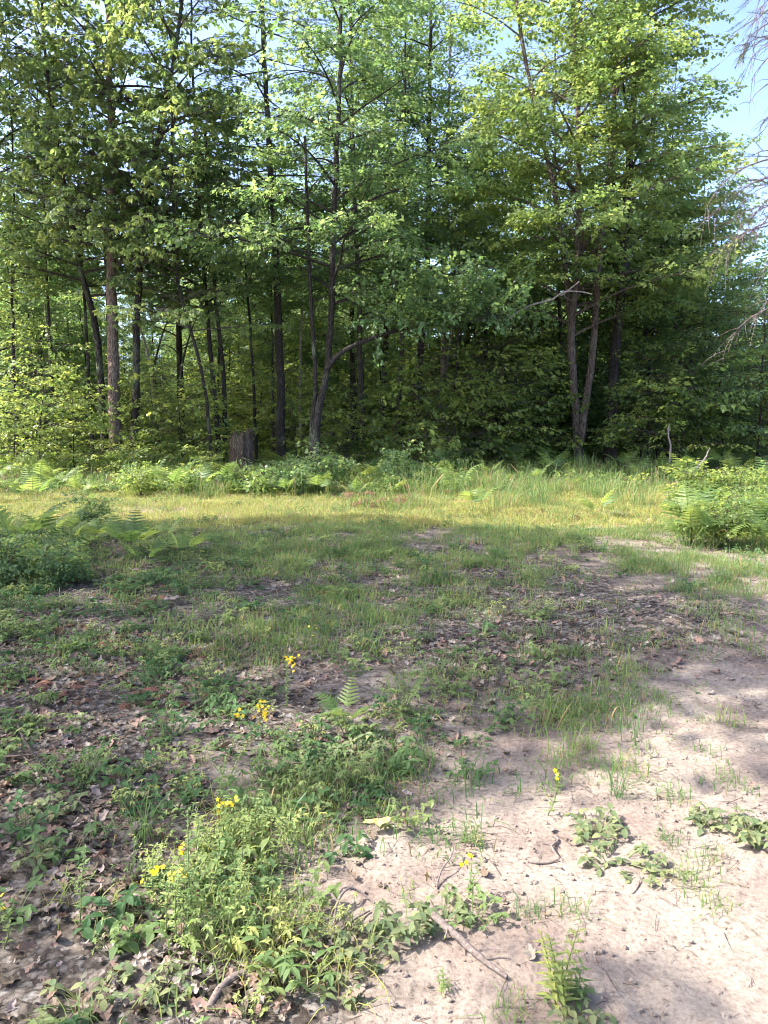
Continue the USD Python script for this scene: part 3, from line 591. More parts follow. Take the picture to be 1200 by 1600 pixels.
# ------------------------------------------------------------------ the bare boughed pine at the right edge
def bare_pine():
    rng = np.random.default_rng(77); Y = 15.5; x = at(1238, 640, Y)[0]
    root = thing('pine_tree', 'half dead pine at the right edge with bare drooping mauve boughs', 'tree', None, (x, Y, float(gz(x, Y))))
    p, r, b = trunk_mesh(np.array([[0, 0, -.2], [0.05, 0, 5], [0, .1, 10], [.1, 0, 15]]), .17, .04, rng, 10); part(root, 'trunk', b.out(), M['bark_grey'], 35)
    b = MB(); P, D = [], []
    for i in range(70):
        z = rng.uniform(3.4, 14.0); k = np.interp(z, p[:, 2], np.arange(len(p))); o = p[int(k)].copy(); o[2] = z
        az = PI + rng.normal(0, 1.0); L = rng.uniform(1.0, 2.3) * (1.25 - 0.04 * z) + (-.5 if z < 5 else 0); e0 = rng.uniform(0.1, 0.6) if z > 5 else rng.uniform(-.15, .25)
        K = 8; q = [o]; a = az
        for s in range(K):
            e = e0 - 1.5 * (s / K) ** 1.3; a += rng.normal(0, .14)
            q.append(q[-1] + L / K * np.array([math.cos(a) * math.cos(e), math.sin(a) * math.cos(e), math.sin(e)]))
        q = np.array(q); b.tube(q, np.linspace(0.022, 0.004, K + 1), 4, cap=False)
        for j in range(int(L * 8)):
            s = rng.uniform(.15, 1) * K; m = min(int(s), K - 1); c = q[m] + (q[m + 1] - q[m]) * (s - m); d = q[m + 1] - q[m]; d /= np.linalg.norm(d)
            h = d + rng.normal(0, .55, 3) + [0, 0, -.25]; h /= np.linalg.norm(h); ls = rng.uniform(.2, .65)
            t = [c, c + h * ls * .4 + [0, 0, .01], c + h * ls * .75 + [0, 0, -.03 * ls], c + h * ls + [0, 0, -.14 * ls]]
            b.tube(t, [.007, .006, .004, .0025], 3, cap=False)
            if rng.uniform() < (.38 if z > 8.5 else .22): P.append(t[2]); D.append(h)
    part(root, 'boughs', b.out(), M['mauve_twig'], kind='stuff')
    crown(root, 'pine', np.array(P), np.array(D), rng, (.7, 1.1))
bare_pine()

# ------------------------------------------------------------------ trees left of the frame whose crowns shade the clearing
def bed_shade(x, y):
    px, py = pixel(np.stack([x, y, 0 * x], -1))[:2]
    a = np.clip((px - 340) / 40, 0, 1) * np.clip((730 - px) / 40, 0, 1) * (py > 708) * (py < 776)
    return a
def shade_trees(mask, xr, yr, hr, T, names, seed):
    rng = np.random.default_rng(seed)
    n = 150000; x = rng.uniform(*xr, n); y = rng.uniform(*yr, n)
    w = np.clip(.06 * y, .12, .3)
    dap = np.where((y < 4.3) & (x < .35), np.clip((meshkit.fbm(np.stack([x * 1.7, y * 1.1, 0 * x], -1), 3, 61) - .40) / .08, 0, 1), 1)
    mk = dap * np.min([mask(x + a * w, np.maximum(y + b * w, .9)) for a, b in ((0, 0), (1, 0), (-1, 0), (0, 1), (0, -1))], 0)
    keep = (mk > 0.22) & (rng.uniform(0, 1, n) < mk) & (np.abs(x) < 0.62 * y + 1.2)
    x, y = x[keep], y[keep]; h = rng.uniform(*hr, len(x))
    t = h / SUN[2]; P = np.stack([x, y, 0 * x], -1) + t[:, None] * SUN
    px, py, z = pixel(P)
    ok = ((px < -70) | (py < -70) | (z < 0)) & (P[:, 0] < -1.0)
    P, g = P[ok], np.stack([x, y], -1)[ok]
    # even cover of the ground: at most a few sprays over each 12 cm cell
    cell = (np.floor(g[:, 0] / .25) * 1000 + np.floor(g[:, 1] / .25)).astype(int); order = rng.permutation(len(P)); seen = {}; sel = []
    for i in order:
        c = cell[i]
        if seen.get(c, 0) < 1: seen[c] = seen.get(c, 0) + 1; sel.append(i)
    P = P[sel]
    T = np.array(T)
    own = np.argmin(((P[:, None, :2] - T[None]) ** 2).sum(-1), 1)
    for k, c in enumerate(T):
        root = thing('shade_oak', names[k], 'tree', None, (c[0], c[1], float(gz(*c)))); o = np.array([c[0], c[1], float(gz(*c))])
        p, r, b = trunk_mesh(np.array([[0, 0, -.2], [.1, .05, 4], [0, .1, 8], [.2, 0, 12.6]]), .2, .04, rng, 10); part(root, 'trunk', b.out(), M['bark_dark'], 35)
        Q = P[own == k] - o; b = MB()
        if not len(Q): continue
        from scipy.cluster.vq import kmeans2
        m = max(3, len(Q) // 40); C, lab = kmeans2(Q, m, seed=3, minit='++')
        D = np.zeros_like(Q)
        for j in range(m):
            S = np.nonzero(lab == j)[0]
            if not len(S): continue
            e = C[j]; s0 = np.array([0, 0, max(3.0, e[2] - 0.45 * np.hypot(e[0], e[1]) - .3)]); s0[:2] = [np.interp(s0[2], p[:, 2], p[:, 0]), np.interp(s0[2], p[:, 2], p[:, 1])]
            q = np.array([s0, s0 * .6 + e * .4 + [0, 0, .25], s0 * .25 + e * .75 + [0, 0, .2], e]); q = smooth_path(q, 8)
            b.tube(q, np.linspace(.028, .006, 8), 5, cap=False)
            for i in S:
                c0 = q[rng.integers(4, 8)]; b.tube([c0, (c0 + Q[i]) / 2 + [0, 0, .08], Q[i]], [.004, .003, .0015], 3, cap=False); D[i] = Q[i] - c0 + 1e-3; Q[i] -= .28 * D[i] / np.linalg.norm(D[i])
        part(root, 'limbs', b.out(), M['twig'], kind='stuff')
        crown(root, 'oak', Q, D, rng, (.8, 1.05), gaps=-9)
shade_trees(lambda x, y: cover(SHADE, x, y, SHADE_ROWS), (-9, 7), (1.2, 11.5), (6.0, 12.5), [[-8.2, 6.2], [-10.2, 10.2], [-6.9, 3.6], [-8.9, 9.4], [-7.4, 7.9]],
            ['tall oak outside the frame to the left, second one back', 'tall oak outside the frame to the left, fifth one back', 'tall oak outside the frame to the left, nearest', 'tall oak outside the frame to the left, fourth one back', 'tall oak outside the frame to the left, third one back'], 91)
shade_trees(bed_shade, (-4, 9), (13, 27), (9.0, 15.5), [[-11.5, 14.5], [-12.5, 18.5]], ['tall oak outside the frame to the left, sixth one back', 'tall oak outside the frame to the left, farthest'], 92)

# ------------------------------------------------------------------ ferns
def frond_mesh(rng, stipe, blade, width, lean, pairs=12, sub=6, arch=0.9):
    b = MB(); az = 0.0
    p0 = np.zeros(3); top = np.array([lean * stipe, 0, stipe * math.sqrt(max(0.05, 1 - lean ** 2))])
    N = 12; q = [top]; e = math.atan2(top[2], top[0])
    for k in range(N):
        e2 = e - arch * (k + 1) / N * 1.25
        q.append(q[-1] + blade / N * np.array([math.cos(e2), 0, math.sin(e2)]))
    q = np.array(q); b.tube(np.vstack([[p0], [top * .5 + [.01, 0, 0]], q[::3]]), np.linspace(.005, .0015, 2 + len(q[::3])), 3, cap=False)
    for k in range(pairs):
        t = (k + .3) / pairs; x = t * N; m = min(int(x), N - 1); c = q[m] + (q[m + 1] - q[m]) * (x - m); d = q[m + 1] - q[m]; d /= np.linalg.norm(d)
        up = np.cross(d, [0, 1, 0]); up = up if up[2] > 0 else -up
        for sd in (-1, 1):
            L = width * (1 - t) ** .85 * rng.uniform(.88, 1.08) + .015
            h = d * .45 + np.array([0, sd, 0]) * 1.0 - up * rng.uniform(.05, .3); h /= np.linalg.norm(h)
            a = np.cross(up, h); a /= np.linalg.norm(a); n = sub if L > .06 else 3
            n = 6 if L > .06 else 3; v, f = [], []
            for s in range(n):
                u = s / n; w = (L * .13 * (1 - u) + .006) * (1.0 if s % 2 else .72); cc = c + h * L * u - up * L * .14 * u * u
                v += [cc + a * w - up * w * .25, cc, cc - a * w - up * w * .25]
            v.append(c + h * L - up * L * .14)
            for s in range(n - 1):
                i = 3 * s; f += [[i, i + 1, i + 4], [i, i + 4, i + 3], [i + 1, i + 2, i + 5], [i + 1, i + 5, i + 4]]
            i = 3 * (n - 1); f += [[i, i + 1, i + 3], [i + 1, i + 2, i + 3]]
            b.add(v, f)
    return b.out()
def rot_mesh(vf, az, off=(0, 0, 0)):
    c, s = math.cos(az), math.sin(az); v = vf[0] @ np.array([[c, s, 0], [-s, c, 0], [0, 0, 1.0]]) + np.array(off); return v, vf[1]
def fern_source(seed, n, mat, stipe, blade, width, dead=False):
    rng = np.random.default_rng(seed); s = source('fern')
    for k in range(n):
        a = k * 2 * PI / n + rng.normal(0, .35)
        m = frond_mesh(rng, stipe * rng.uniform(.7, 1.15), blade * rng.uniform(.8, 1.15), width * rng.uniform(.85, 1.15), rng.uniform(.2, .5) if not dead else .8, arch=rng.uniform(.8, 1.25) if not dead else 1.9, pairs=9)
        part(s, 'frond', rot_mesh(m, a, (math.cos(a) * .03, math.sin(a) * .03, 0)), mat)
    return s
FERN = [fern_source(201, 3, M['fern'], .42, .55, .26), fern_source(202, 4, M['fern'], .5, .6, .28), fern_source(203, 5, M['fern'], .36, .55, .24), fern_source(204, 4, M['fern'], .3, .5, .2)]
FERN_DEAD = fern_source(205, 5, M['fern_dead'], .16, .3, .1, True)
def zone(src, name, label, cat, group, px, py, n, scale, seed, d=0.3, tilt=5):
    rng = np.random.default_rng(seed); made = []
    e = on_ground(600, np.array([py[1], py[0]]))[:, 1]; ranks = (e[0] + (e[1] - e[0]) * .25, e[0] + (e[1] - e[0]) * .6)
    for t in range(n * 30):
        if len(made) >= n: break
        g = on_ground(rng.uniform(*px), rng.uniform(*py))
        if any(np.hypot(*(g[:2] - m)) < d for m in made): continue
        made.append(g[:2])
        sc = rng.uniform(*scale); copy_of(src[rng.integers(len(src))], name, ('large ' if sc > .35 * scale[0] + .65 * scale[1] else 'small ' if sc < .65 * scale[0] + .35 * scale[1] else 'middling ') + label + ' ' + where(g[0], g[1], ranks), cat, group, (g[0], g[1], float(gz(g[0], g[1])) - .02), rng.uniform(0, 6.28), sc, tilt=(rng.normal(0, tilt), rng.normal(0, tilt)))
zone(FERN, 'bracken_fern', 'sunlit bracken fern', 'fern', 'ferns of the left bed', (-60, 330), (720, 790), 56, (.35, 1.05), 1, .42)
zone(FERN, 'bracken_fern', 'dark bracken fern', 'fern', 'ferns of the central bed', (340, 720), (722, 780), 56, (.35, .85), 2, .42)
zone(FERN, 'bracken_fern', 'shaded green bracken fern', 'fern', 'ferns of the right bed', (760, 1230), (708, 762), 64, (.35, 1.1), 3, .42)
zone(FERN, 'bracken_fern', 'yellow green bracken of the clump', 'fern', 'ferns of the sunlit right clump', (1065, 1250), (785, 858), 24, (.6, 1.0), 4, .22)
zone(FERN, 'bracken_fern', 'fern on the forest floor', 'fern', 'ferns deep under the trees', (-40, 1240), (682, 708), 80, (.7, 1.2), 5, .6)
zone(FERN, 'bracken_fern', 'shaded fern among clearing weeds', 'fern', 'ferns at the left of the clearing', (-40, 290), (835, 900), 18, (.35, .6), 6, .22)
zone([FERN_DEAD], 'withered_fern', 'rust brown withered fern', 'fern', 'withered ferns at left', (40, 330), (880, 1110), 16, (.35, .6), 7, .25)
zone([FERN_DEAD], 'withered_fern', 'rusty fern in dry grass', 'fern', 'withered ferns before the trunks', (530, 680), (775, 795), 8, (1.0, 1.5), 8, .25)
for (px, py, s, k, l) in ((540, 1128, .38, 3, 'small pale fern standing alone on bare ground near the middle'), (740, 806, .95, 3, 'pale sunlit fern at the edge of the grass left of the tall grass'), (932, 812, .8, 3, 'single yellow fern standing in the sunlit grass right of centre'),
                          (30, 880, .9, 1, 'tall dark fern rising against the sunlit grass at the left edge'), (205, 880, .75, 2, 'blue green fern with level fronds near the left shrub'), (868, 742, 1.0, 0, 'bright fern tip between tall grass and the twin maple')):
    g = on_ground(px, py); copy_of(FERN[k], 'bracken_fern', l, 'fern', None, (g[0], g[1], float(gz(g[0], g[1]))), px * .7, s)

# ------------------------------------------------------------------ shrubs and seedlings
def shrub_source(seed, kind, h, w, n, stems=6):
    rng = np.random.default_rng(seed); s = source('shrub'); b = MB(); P, D = [], []
    for k in range(stems):
        a = rng.uniform(0, 2 * PI); tip = np.array([math.cos(a) * w * rng.uniform(.3, 1), math.sin(a) * w * rng.uniform(.3, 1), h * rng.uniform(.65, 1.05)])
        q = smooth_path([[0, 0, -.05], tip * [.35, .35, .5], tip], 6); b.tube(q, np.linspace(.009, .003, 6), 4, cap=False)
        for j in range(max(2, n // stems)):
            u = rng.uniform(.3, 1.0); c = np.array([np.interp(u, np.linspace(0, 1, 6), q[:, i]) for i in range(3)]); az = rng.uniform(0, 2 * PI)
            P.append(c); D.append([math.cos(az), math.sin(az), rng.normal(.05, .25)])
    part(s, 'stem', b.out(), M['twig']); scatter(str(s.GetPath()) + '/foliage', SP[kind], P, frames(np.array(D), .3, rng), rng.uniform(.45, .85, len(P)), rng=rng)
    return s
SHRUB = [shrub_source(301, 'under', .8, .45, 44), shrub_source(302, 'under', 1.1, .5, 56, 8), shrub_source(303, 'maple', .6, .4, 34), shrub_source(304, 'deep', .9, .5, 54, 8)]
zone(SHRUB[:3], 'shrub', 'leafy thicket shrub', 'shrub', 'shrubs left of the stump', (205, 335), (735, 782), 16, (.4, 1.0), 11, .5)
zone(SHRUB[:3], 'shrub', 'bright green shrub', 'shrub', 'shrubs at the left trunks', (40, 300), (708, 722), 10, (.5, .8), 12, .7)
zone(SHRUB[2:], 'shrub', 'dark shaded shrub', 'shrub', 'dark shrubs right of the stump', (400, 520), (725, 780), 15, (.4, 1.05), 13, .45)
zone(SHRUB[2:], 'shrub', 'dark leafy shrub', 'shrub', 'shrubs before the central trunks', (550, 740), (722, 778), 17, (.4, 1.15), 14, .45)
zone(SHRUB, 'shrub', 'leafy green shrub', 'shrub', 'shrubs under the twin maple', (780, 1060), (702, 722), 18, (.5, .9), 15, .6)
zone(SHRUB, 'shrub', 'shrub deep in the wood', 'shrub', 'shrubs deep in the wood', (-40, 1240), (676, 698), 44, (.9, 1.6), 16, 1.0)
zone(SHRUB[:2], 'shrub', 'sunlit weed bush', 'shrub', 'weed bushes at the right edge', (1060, 1230), (795, 855), 13, (.55, .85), 17, .25)
g = on_ground(148, 822); copy_of(SHRUB[3], 'shrub', 'dark round little shrub standing at the edge of the left shadow', 'shrub', None, (g[0], g[1], float(gz(g[0], g[1]))), 1, .55)
zone(SHRUB[2:], 'shrub', 'dark tall weed in shade', 'shrub', 'tall weeds at the left edge', (-60, 110), (860, 925), 9, (.45, .7), 18, .25)

# ------------------------------------------------------------------ stump, logs, poles
def stump():
    rng = np.random.default_rng(51); Y = 19.6; c = at(377, 712, Y); g = float(gz(c[0], Y)); rad = 18.5 / FPX * Y; H = at(377, 672, Y)[2] - g
    root = thing('tree_stump', 'weathered broken stump with dark grooved wood among ferns', 'stump', None, (c[0], Y, g))
    S = 40; a = np.arange(S) * 2 * PI / S; groove = 1 + .07 * np.sign(np.sin(a * 9 + 1)) * np.abs(np.sin(a * 9 + 1)) ** .5 + rng.normal(0, .02, S)
    top = H * (0.90 + .09 * np.sin(a + 2) + .06 * np.sign(np.sin(a * 5)) * rng.uniform(0, 1, S) + rng.normal(0, .03, S))
    b = MB(); v = []
    for z, k in ((-.15, 1.25), (.08, 1.1), (.3, 1.0), (.6, .97), (1.0, .96)):
        v.append(np.stack([np.cos(a) * rad * k * groove, np.sin(a) * rad * k * groove, np.where(z > .9, top, z * H)], -1))
    v.append(np.stack([np.cos(a) * rad * .75, np.sin(a) * rad * .75, top - .03], -1))
    i, j = np.meshgrid(np.arange(5), np.arange(S), indexing='ij')
    b.add(np.vstack(v), np.stack([i * S + j, i * S + (j + 1) % S, (i + 1) * S + (j + 1) % S, (i + 1) * S + j], -1).reshape(-1, 4))
    part(root, 'bark', b.out(), M['stump'], 40)
    q = np.vstack([np.stack([np.cos(a) * rad * .76, np.sin(a) * rad * .76, top - .04 + rng.normal(0, .012, S)], -1), np.stack([np.cos(a) * rad * .35, np.sin(a) * rad * .35, np.full(S, H * .82) + rng.normal(0, .03, S)], -1), [[0, 0, H * .72]]])
    f = [[j, (j + 1) % S, S + (j + 1) % S] for j in range(S)] + [[j, S + (j + 1) % S, S + j] for j in range(S)] + [[S + j, S + (j + 1) % S, 2 * S] for j in range(S)]
    b = MB(); b.add(q, f); part(root, 'hollow_top', b.out(), M['bark_dark'])
stump()
def stick(name, label, cat, pts, r, mat, seed, sides=7, side_twigs=0, group=None):
    """A stick through points (x, y, z); the thing stands at its first point."""
    rng = np.random.default_rng(seed); pts = np.array(pts, float); o = pts[0].copy()
    root = thing(name, label, cat, group, o); q = smooth_path(pts - o, max(8, 4 * len(pts))); q[1:-1] += rng.normal(0, r[0] * .10, (len(q) - 2, 3))
    b = MB(); b.tube(q, np.interp(np.linspace(0, 1, len(q)), np.linspace(0, 1, len(r)), r), sides, .05, rng); part(root, 'wood', b.out(), mat, 45)
    for k in range(side_twigs):
        m = rng.integers(2, len(q) - 2); d = q[m + 1] - q[m]; d /= np.linalg.norm(d); a = rng.choice([-1, 1]) * rng.uniform(.5, 1.1)
        h = np.array([d[0] * math.cos(a) - d[1] * math.sin(a), d[0] * math.sin(a) + d[1] * math.cos(a), rng.uniform(-.05, .15)]); L = np.linalg.norm(q[-1] - q[0]) * rng.uniform(.15, .4)
        b = MB(); b.tube([q[m], q[m] + h * L * .5 + rng.normal(0, .01, 3), q[m] + h * L], [r[-1] * .9, r[-1] * .7, r[-1] * .4], 4); part(root, 'side_twig', b.out(), mat)
    return root
def gp(px, py, lift=0.0):
    g = on_ground(px, py); return np.array([g[0], g[1], float(gz(g[0], g[1])) + lift])
stick('fallen_log', 'pale fallen log lying aslant behind the forked maple', 'log', [at(512, 677, 27), at(535, 670, 27.3), at(556, 662, 27.6)], (.07, .06, .04), M['dead_wood'], 1)
stick('bare_pole', 'thin whitish bare pole standing in the ferns right of the dark trunk', 'branch', [at(1046, 724, 18), at(1048, 700, 18), at(1044, 676, 18), at(1046, 662, 18)], (.022, .02, .014), M['dead_wood'], 2)
stick('dead_branch', 'grey dead branch leaning in the right fern bed', 'branch', [at(1076, 742, 16.5), at(1092, 728, 16.7), at(1102, 716, 16.9), at(1109, 700, 17)], (.03, .025, .012), M['dead_wood'], 3, side_twigs=2)
for k in range(9):
    rng = np.random.default_rng(600 + k); x0, y0 = rng.uniform(5, 190), rng.uniform(640, 690); Y = rng.uniform(24, 29); a = rng.uniform(-60, 80)
    stick('dead_branch', 'bare grey fallen branch in the tangle ' + where(at(x0, y0, Y)[0], Y, (25.5, 27.3)), 'branch', [at(x0, y0, Y), at(x0 + a * .5, y0 - rng.uniform(10, 30), Y + .4), at(x0 + a, y0 - rng.uniform(-10, 40), Y + .8)], (.045, .03, .012), M['mauve_twig'], 610 + k, side_twigs=4, group='dead branches behind the left ferns')
for k in range(12):
    rng = np.random.default_rng(640 + k); x0, y0 = rng.uniform(1130, 1200), rng.uniform(660, 688); Y = rng.uniform(25, 28); a = rng.uniform(-50, 30)
    stick('dead_branch', 'bare branch in the brush pile below the right pine', 'branch', [at(x0, y0, Y), at(x0 + a * .5, y0 - rng.uniform(2, 14), Y + .3), at(x0 + a, y0 - rng.uniform(-5, 16), Y + .5)], (.04, .03, .012), M['dead_wood'], 660 + k, side_twigs=3, group='branches of the brush pile at right')
for k, x in enumerate((1062, 1094, 700, 742, 800, 836, 470, 250, 232, 285, 85, 78)):
    rng = np.random.default_rng(700 + k); Y = rng.uniform(24, 30)
    stick('bare_pole', 'slim dead pole standing in the dark wood ' + where(at(x, 694, Y)[0], Y), 'branch', [at(x, 694, Y), at(x + rng.normal(0, 4), 620, Y), at(x + rng.normal(0, 14), 470, Y)], (.05, .04, .02), M['bark_grey'] if k % 2 else M['dead_wood'], 710 + k, side_twigs=5, group='dead poles behind the first trunks')
# sticks on the clearing floor
stick('fallen_stick', 'thick grey brown stick slanting over the sand at lower right', 'stick', [gp(676, 1462, .07), gp(712, 1486, .05), gp(752, 1508, .022), gp(792, 1530, .008)], (.0115, .011, .009, .006), M['stick'], 21, 8, 2)
stick('fallen_stick', 'charred short grey stick at the bottom left of centre', 'stick', [gp(328, 1584, .015), gp(345, 1556, .02), gp(384, 1530, .022)], (.010, .0115, .009), M['stick'], 22, 8)
stick('fallen_stick', 'long thin brown twig curving right from the charred stick', 'stick', [gp(384, 1534, .014), gp(430, 1524, .012), gp(470, 1514, .012), gp(506, 1503, .008)], (.006, .006, .005, .003), M['stick'], 23)
stick('fallen_stick', 'bent twig arched over the litter below the weed patch', 'stick', [gp(522, 1446, .0), gp(526, 1430, .03), gp(540, 1414, .05), gp(556, 1404, .03), gp(585, 1412, .0)], (.0045, .0045, .003), M['stick'], 24)
stick('fallen_stick', 'straight thin twig pointing up right under the bent twig', 'stick', [gp(514, 1478, .005), gp(545, 1452, .015), gp(578, 1428, .008)], (.005, .0045, .003), M['stick'], 25)
stick('fallen_branch', 'grey dead branch with side twigs lying across leaves at left edge', 'branch', [gp(28, 1130, .03), gp(62, 1200, .055), gp(98, 1232, .03), gp(128, 1270, .05), gp(172, 1304, .02)], (.007, .006, .005, .0025), M['twig'], 26, 7, 8)
stick('fallen_stick', 'level brown stick poking in from the left edge over leaves', 'stick', [gp(-30, 1185, .03), gp(40, 1180, .03), gp(112, 1172, .02)], (.004, .0035, .0025), M['stick'], 27, 6, 3)
stick('fallen_stick', 'grey brown stick end poking in at left edge above the litter', 'stick', [gp(-40, 1052, .03), gp(0, 1049, .05), gp(27, 1046, .06)], (.013, .012, .011), M['stick'], 28)
stick('fallen_stick', 'dark snaking twig lying in an S on bare sand', 'stick', [gp(825, 1347, .004), gp(850, 1350, .004), gp(873, 1344, .006), (gp(862, 1326, .008)), gp(872, 1312, .006), gp(862, 1304, .004)], (.004, .0045, .005, .003), M['stick'], 29)
stick('fallen_stick', 'crooked dark twig standing below the low grass mat', 'stick', [gp(682, 1392, .0), gp(688, 1372, .02), gp(704, 1356, .04), gp(708, 1340, .045)], (.004, .003, .002), M['stick'], 30, 5, 2)
stick('fallen_stick', 'thin forked straw lying over trodden sand at lower right', 'stick', [gp(1130, 1460, .004), gp(1150, 1500, .006), gp(1172, 1530, .006), gp(1180, 1545, .004)], (.0025, .002, .0015), M['stick'], 31, 4, 1)
stick('fallen_stick', 'pale straw at the edge of the bottom right shadow', 'stick', [gp(998, 1515, .006), gp(1032, 1536, .006)], (.0018, .0012), M['stick'], 32, 4)
stick('fallen_stick', 'dark curved twig under the bramble clumps on the sand', 'stick', [gp(988, 1400, .004), gp(998, 1386, .01), gp(998, 1372, .02)], (.003, .002), M['stick'], 33, 5)

# ------------------------------------------------------------------ grass, ground cover, litter
def tuft(seed, n, h, spread, mat, w=0.004, lean=0.5, dry=0, name='grass_tuft'):
    rng = np.random.default_rng(seed); s = source(name)
    for m, cnt in ((mat, n - dry), (M['dry_grass'], dry)):
        if cnt <= 0: continue
        b = MB()
        for k in range(cnt):
            a = rng.uniform(0, 2 * PI); p = np.array([rng.normal(0, spread), rng.normal(0, spread), -.01]); L = h * rng.uniform(.45, 1.15); le = abs(rng.normal(0, lean)) + .08
            out = np.array([math.cos(a), math.sin(a), 0]); sd = np.array([-out[1], out[0], 0]) * w * rng.uniform(.7, 1.3) * .5
            q = [p, p + out * L * le * .18 + [0, 0, L * .38], p + out * L * le * .55 + [0, 0, L * .72 * max(.3, 1 - .25 * le)], p + out * L * le * 1.05 + [0, 0, L * max(.12, 1 - .62 * le)]]
            b.add([q[0] - sd, q[0] + sd, q[1] - sd, q[1] + sd, q[2] - sd * .8, q[2] + sd * .8, q[3]], [[0, 1, 3], [0, 3, 2], [2, 3, 5], [2, 5, 4], [4, 5, 6]])
        part(s, 'blades' if m is mat else 'dry_blades', b.out(), m)
    return s
def herb(seed, n, h, leaf, r, mat=None, per=3, w=0.62, separate=False, name='herb'):
    """A low clump of stalks that each end in a few leaflets."""
    rng = np.random.default_rng(seed); s = source(name); b, st = MB(), MB()
    for k in range(n):
        a = rng.uniform(0, 2 * PI); d = r * math.sqrt(rng.uniform(0, 1)); tip = np.array([math.cos(a) * d, math.sin(a) * d, h * rng.uniform(.35, 1.1)]); root = np.array([tip[0] * .35, tip[1] * .35, -.01])
        st.tube([root, (root + tip) / 2 + [0, 0, .01], tip], [.002, .0016, .0012], 3, cap=False)
        a0 = rng.uniform(0, 2 * PI)
        for j in range(per):
            t = a0 + (j - (per - 1) / 2) * (2.0 if per == 3 else 1.15) * rng.uniform(.85, 1.15); z = leaf * rng.uniform(.6, 1.2)
            if separate: b = MB()
            b.leaf(tip, np.array([math.cos(t), math.sin(t), rng.normal(-.12, .3)]), np.array([rng.normal(0, .25), rng.normal(0, .25), 1.0]), z, z * w, fold=rng.uniform(.1, .5), bend=rng.uniform(.1, .5), shape=((0.0, .12), (.22, .78), (.5, 1.0), (.8, .55)))
            if separate: part(s, 'leaf', b.out(), mat or M['broad'], 60)
    if not separate: part(s, 'leaves', b.out(), mat or M['broad'])
    part(s, 'stalks', st.out(), M['stem']); return s
def field(name, sources, n, area, prob, scale, seed, tilt=.12, label=None, idx=None, lift=0.0, flat=None):
    rng = np.random.default_rng(seed)
    y0, y1 = area; y = np.sqrt(rng.uniform(y0 ** 2, y1 ** 2, n)); x = rng.uniform(-.56, .56, n) * (y + .8)
    k = rng.uniform(0, 1, n) < prob(x, y); x, y = x[k], y[k]
    pos = np.stack([x, y, gz(x, y) + lift], -1); m = rz_frames(len(x), rng, tilt)
    p = scatter(numbered('/World', name), sources, pos, m, rng.uniform(*scale, len(x)) if flat is None else rng.uniform(*scale, (len(x), 1)) * np.array(flat), rng=rng)
    tag(p, label, None, None, 'stuff'); print(name, len(x)); return p
def patchy(x, y, f, seed, lo=.42, hi=.62): return np.clip((meshkit.fbm(np.stack([x, y, 0 * x], -1) * f, 3, seed) - lo) / (hi - lo), 0, 1)
SHORT = [tuft(401 + k, 20, .10, .05, M['grass'], .0042, .9, dry=2) for k in range(4)]
MID = [tuft(411 + k, 22, .22, .05, M['grass'], .005, .75, dry=3) for k in range(4)]
TALL = [tuft(421 + k, 30, (.42, .5, .6)[k], .10, M['grass'], .006, .55, dry=(2, 3, 6)[k]) for k in range(3)]
SEDGE = [tuft(431 + k, 34, .42, .05, M['grass'], .006, .9, dry=2, name='sedge_tuft') for k in range(2)]
LOW = [herb(441, 16, .055, .030, .11), herb(442, 20, .08, .034, .13), herb(443, 12, .04, .024, .09), herb(444, 13, .085, .04, .12, per=5, w=.45), herb(445, 18, .11, .022, .10, M['wort'], per=4, w=.4)]
BIG = [herb(451, 9, .09, .056, .12), herb(452, 8, .11, .054, .11, per=5, w=.5)]
G = lambda x, y: cover(GRASS, x, y); B = lambda x, y: cover(BROAD, x, y); DK = lambda x, y: cover(DARK, x, y)
field('short_grass', SHORT, 60000, (1.7, 15.5), lambda x, y: G(x, y) ** 1.3 * (.05 + .95 * patchy(x, y, 1.9, 5, .44, .62)) * np.clip(.3 + (y - 2) / 8 + .6 * (G(x, y) > .4), 0, 1) * np.where(y > 10.6, .45, 1), (.55, 1.25), 1, label='short grass of the clearing, thin on the sand and thick towards the trees')
SUN_TINTED = [tuft(491 + k, 24, .12, .07, M['sunlit_tint_grass'], .0048, .9, dry=5) for k in range(3)]  # lighter copy of the short grass, sunlight in its colour, plus dry blades
field('short_grass', SUN_TINTED, 30000, (10.2, 16.5), lambda x, y: G(x, y) * (.35 + .65 * patchy(x, y, 1.1, 7)) * np.clip((y - 10.2) / .8, 0, 1), (.6, 1.35), 21, label='yellow green grass of the sunlit strip before the trees')
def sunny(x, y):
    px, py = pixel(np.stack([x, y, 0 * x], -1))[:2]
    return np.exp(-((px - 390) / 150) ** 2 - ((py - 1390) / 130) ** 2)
FINE = [tuft(495 + k, 26, .11, .06, M['sunlit_tint_grass'], .0032, .8, dry=2) for k in range(3)] + [herb(498, 22, .10, .019, .08, M['wort'], per=4, w=.45), herb(499, 18, .13, .017, .07, M['wort'], per=5, w=.4)]  # blades carry the sunlit tint, spread where the sunny mask is high
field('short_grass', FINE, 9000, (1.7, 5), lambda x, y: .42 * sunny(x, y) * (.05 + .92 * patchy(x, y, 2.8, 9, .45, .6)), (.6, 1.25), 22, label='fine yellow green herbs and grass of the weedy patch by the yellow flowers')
field('taller_grass', MID, 8000, (1.7, 15.5), lambda x, y: G(x, y) ** 1.6 * patchy(x, y, 1.3, 15, .45, .65) * .5, (.45, 1.05), 2, label='taller grass tufts among the short grass')
field('ground_cover', LOW, 17000, (1.7, 15), lambda x, y: B(x, y) ** 1.2 * (.12 + .88 * patchy(x, y, 2.3, 25, .45, .6)) * np.clip(1.15 - y / 22, 0, 1), (.5, 1.15), 3, label='low leafy weeds creeping over litter and sand')
